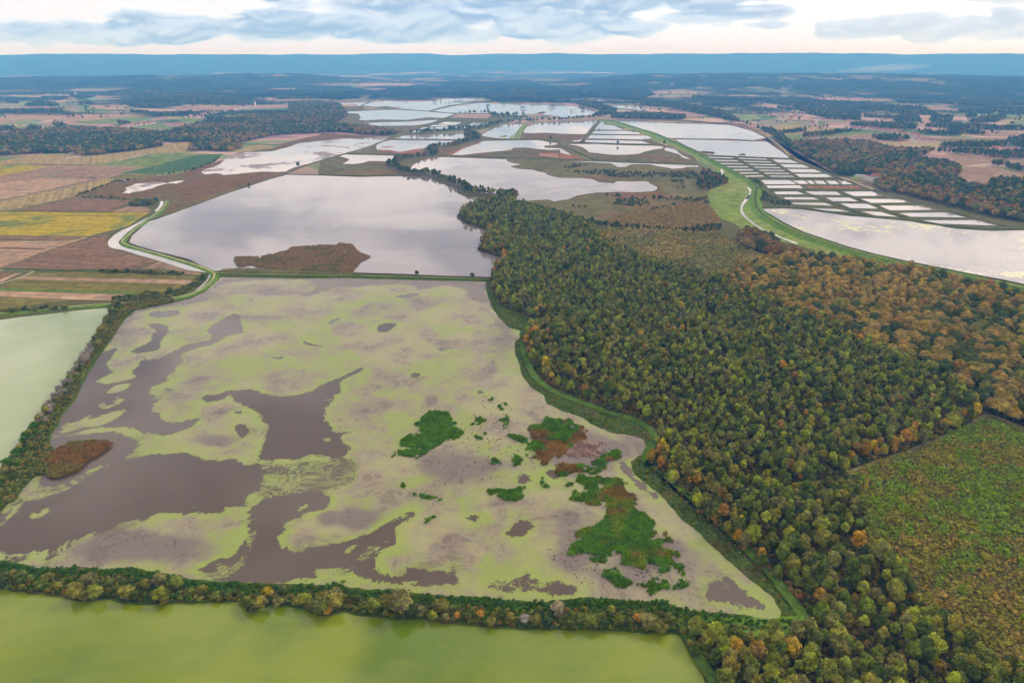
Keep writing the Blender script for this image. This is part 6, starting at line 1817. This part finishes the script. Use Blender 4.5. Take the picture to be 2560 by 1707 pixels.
for t, n, wh, sprd in VIL:
    ln = survey(t)
    ln = dense(ln, np.linalg.norm(np.diff(ln, axis=0), axis=1).sum() / n, False)[:n]
    for i, p in enumerate(ln):
        d = ln[min(i + 1, len(ln) - 1)] - ln[max(i - 1, 0)]
        an = math.atan2(d[1], d[0])
        sd_ = 1 if i % 2 else -1
        q = p + np.array([-math.sin(an), math.cos(an)]) * sd_ * random.uniform(.6, 1.1) * sprd
        house(q, an + random.choice([0, math.pi / 2]) + random.uniform(-.1, .1), random.choice([0, 0, 1, 2, 2]), 'red roofed house, %s in %s' % (ordinal(i + 1), wh),
              'houses of ' + wh, random.uniform(.95, 1.25))
fp_ = survey('Q 975,900 1010,905 1040,875 1020,865 890,868 960,885')
for i, p in enumerate(fp_):
    house(p, .4 + .2 * i, 3 if i in (0, 1, 4) else 0, ['long grey roofed barn at the fishpond farm', 'second long grey roofed barn at the fishpond farm', 'red roofed farmhouse behind the barns', 'red roofed farm cottage beside the farmhouse', 'lone grey roofed shed on the farm lawn', 'small red roofed outbuilding at the fishpond farm'][i],
          'fishpond farm', .8 if i == 4 else 1.0, 'barn' if i in (0, 1, 4) else 'house', 'barn' if i in (0, 1, 4) else 'house')
sheet('lawn', survey('Q 810,870 850,850 920,852 930,885 830,890'), .3, MAT['grass_meadow'], 'green lawn at the fishpond farm', 'lawn')


def church(xy, rz, label):
    t = empty('church', (float(xy[0]), float(xy[1]), .3), rz)
    wall, rf, ch, win = house_meshes(12, 26, 9, 6, 'roof_red')
    link('wall', wall, t)
    link('roof', rf, t)
    for w_ in win:
        link('window', w_, t)
    g = Geo()
    a, b = 3.2, 26.0
    g.add([(-a, -20, 0), (a, -20, 0), (a, -13.2, 0), (-a, -13.2, 0), (-a, -20, b), (a, -20, b), (a, -13.2, b), (-a, -13.2, b)], [(0, 1, 5, 4), (1, 2, 6, 5), (2, 3, 7, 6), (3, 0, 4, 7)], [.5] * 4)
    link('tower', g.mesh('tower', [MAT['house_wall']]), t)
    g = Geo()
    a = 3.6
    g.add([(-a, -20.4, b), (a, -20.4, b), (a, -12.8, b), (-a, -12.8, b), (0, -16.6, b + 11)], [(0, 1, 4), (1, 2, 4), (2, 3, 4), (3, 0, 4), (3, 2, 1, 0)], [.5] * 5)
    link('spire', g.mesh('spire', [MAT['roof_grey']]), t)
    tag(t, label, 'church')
church(survey('Q 470,405')[0], .3, 'white church with a tall tower in front of the long village')
church(survey('A 1862,790')[0], 1.1, 'small white church at the end of the far village')
church(survey('O 925,445')[0], .8, 'tiny white church under the far wooded ridge')

# smoke drifting off the far ridge
def smoke():
    g = Geo()
    c0 = survey('C 1250,431')[0]
    dr = c0 / np.linalg.norm(c0) * 8900.0
    side = np.array([dr[1], -dr[0]]) / np.linalg.norm(dr)
    rings, k_ = [], 12
    for i in range(9):
        t = i / 8
        c = np.array([*(dr + side * (t * 900 - 60)), 118 + 62 * t ** .7])
        r = 14 + 62 * math.sin(math.pi * min(1, .12 + t * .86)) * (.5 + .6 * t)
        for j in range(k_):
            a = j * 2 * math.pi / k_
            q = r * random.uniform(.85, 1.15)
            rings.append(c + np.array([*(side * 0 + dr / np.linalg.norm(dr) * math.cos(a) * q * 1.6), math.sin(a) * q * .62]))
    f = [(i * k_ + j, i * k_ + (j + 1) % k_, (i + 1) * k_ + (j + 1) % k_, (i + 1) * k_ + j) for i in range(8) for j in range(k_)] + [tuple(range(k_))[::-1], tuple(range(8 * k_, 9 * k_))]
    g.add(np.array(rings), f, [.5] * len(f))
    m = bpy.data.materials.new('smoke')
    m.use_nodes = True
    m.node_tree.nodes.clear()
    k = NT(m.node_tree)
    pv = k.n('ShaderNodeVolumePrincipled')
    pv.inputs['Color'].default_value = (.95, .95, .97, 1)
    pv.inputs['Density'].default_value = 1.6e-3
    k.t.links.new(pv.outputs[0], k.n('ShaderNodeOutputMaterial').inputs['Volume'])
    tag(link('smoke', g.mesh('smoke', [m])), 'thin white smoke drifting off the far ridge', 'smoke', kind='stuff')
smoke()

# ------------------------------------------------------------------ the air
hz = mesh_of('haze', [(-19300, -19300, -1), (19300, -19300, -1), (19300, 19300, -1), (-19300, 19300, -1), (-19300, -19300, 432), (19300, -19300, 432), (19300, 19300, 432), (-19300, 19300, 432)],
             [(3, 2, 1, 0), (4, 5, 6, 7), (0, 1, 5, 4), (1, 2, 6, 5), (2, 3, 7, 6), (3, 0, 4, 7)])
hm = bpy.data.materials.new('haze')
hm.use_nodes = True
hm.node_tree.nodes.clear()
k = NT(hm.node_tree)
pv = k.n('ShaderNodeVolumePrincipled')
pv.inputs['Color'].default_value = (0.11, 0.44, 1.0, 1)
pv.inputs['Density'].default_value = 1.05e-4
pv.inputs['Absorption Color'].default_value = (1, 1, 1, 1)
pv.inputs['Anisotropy'].default_value = 0.0
k.t.links.new(pv.outputs[0], k.n('ShaderNodeOutputMaterial').inputs['Volume'])
tag(link('haze', hz, None, hm), 'blue haze thickening over the far plain', 'haze', kind='stuff')
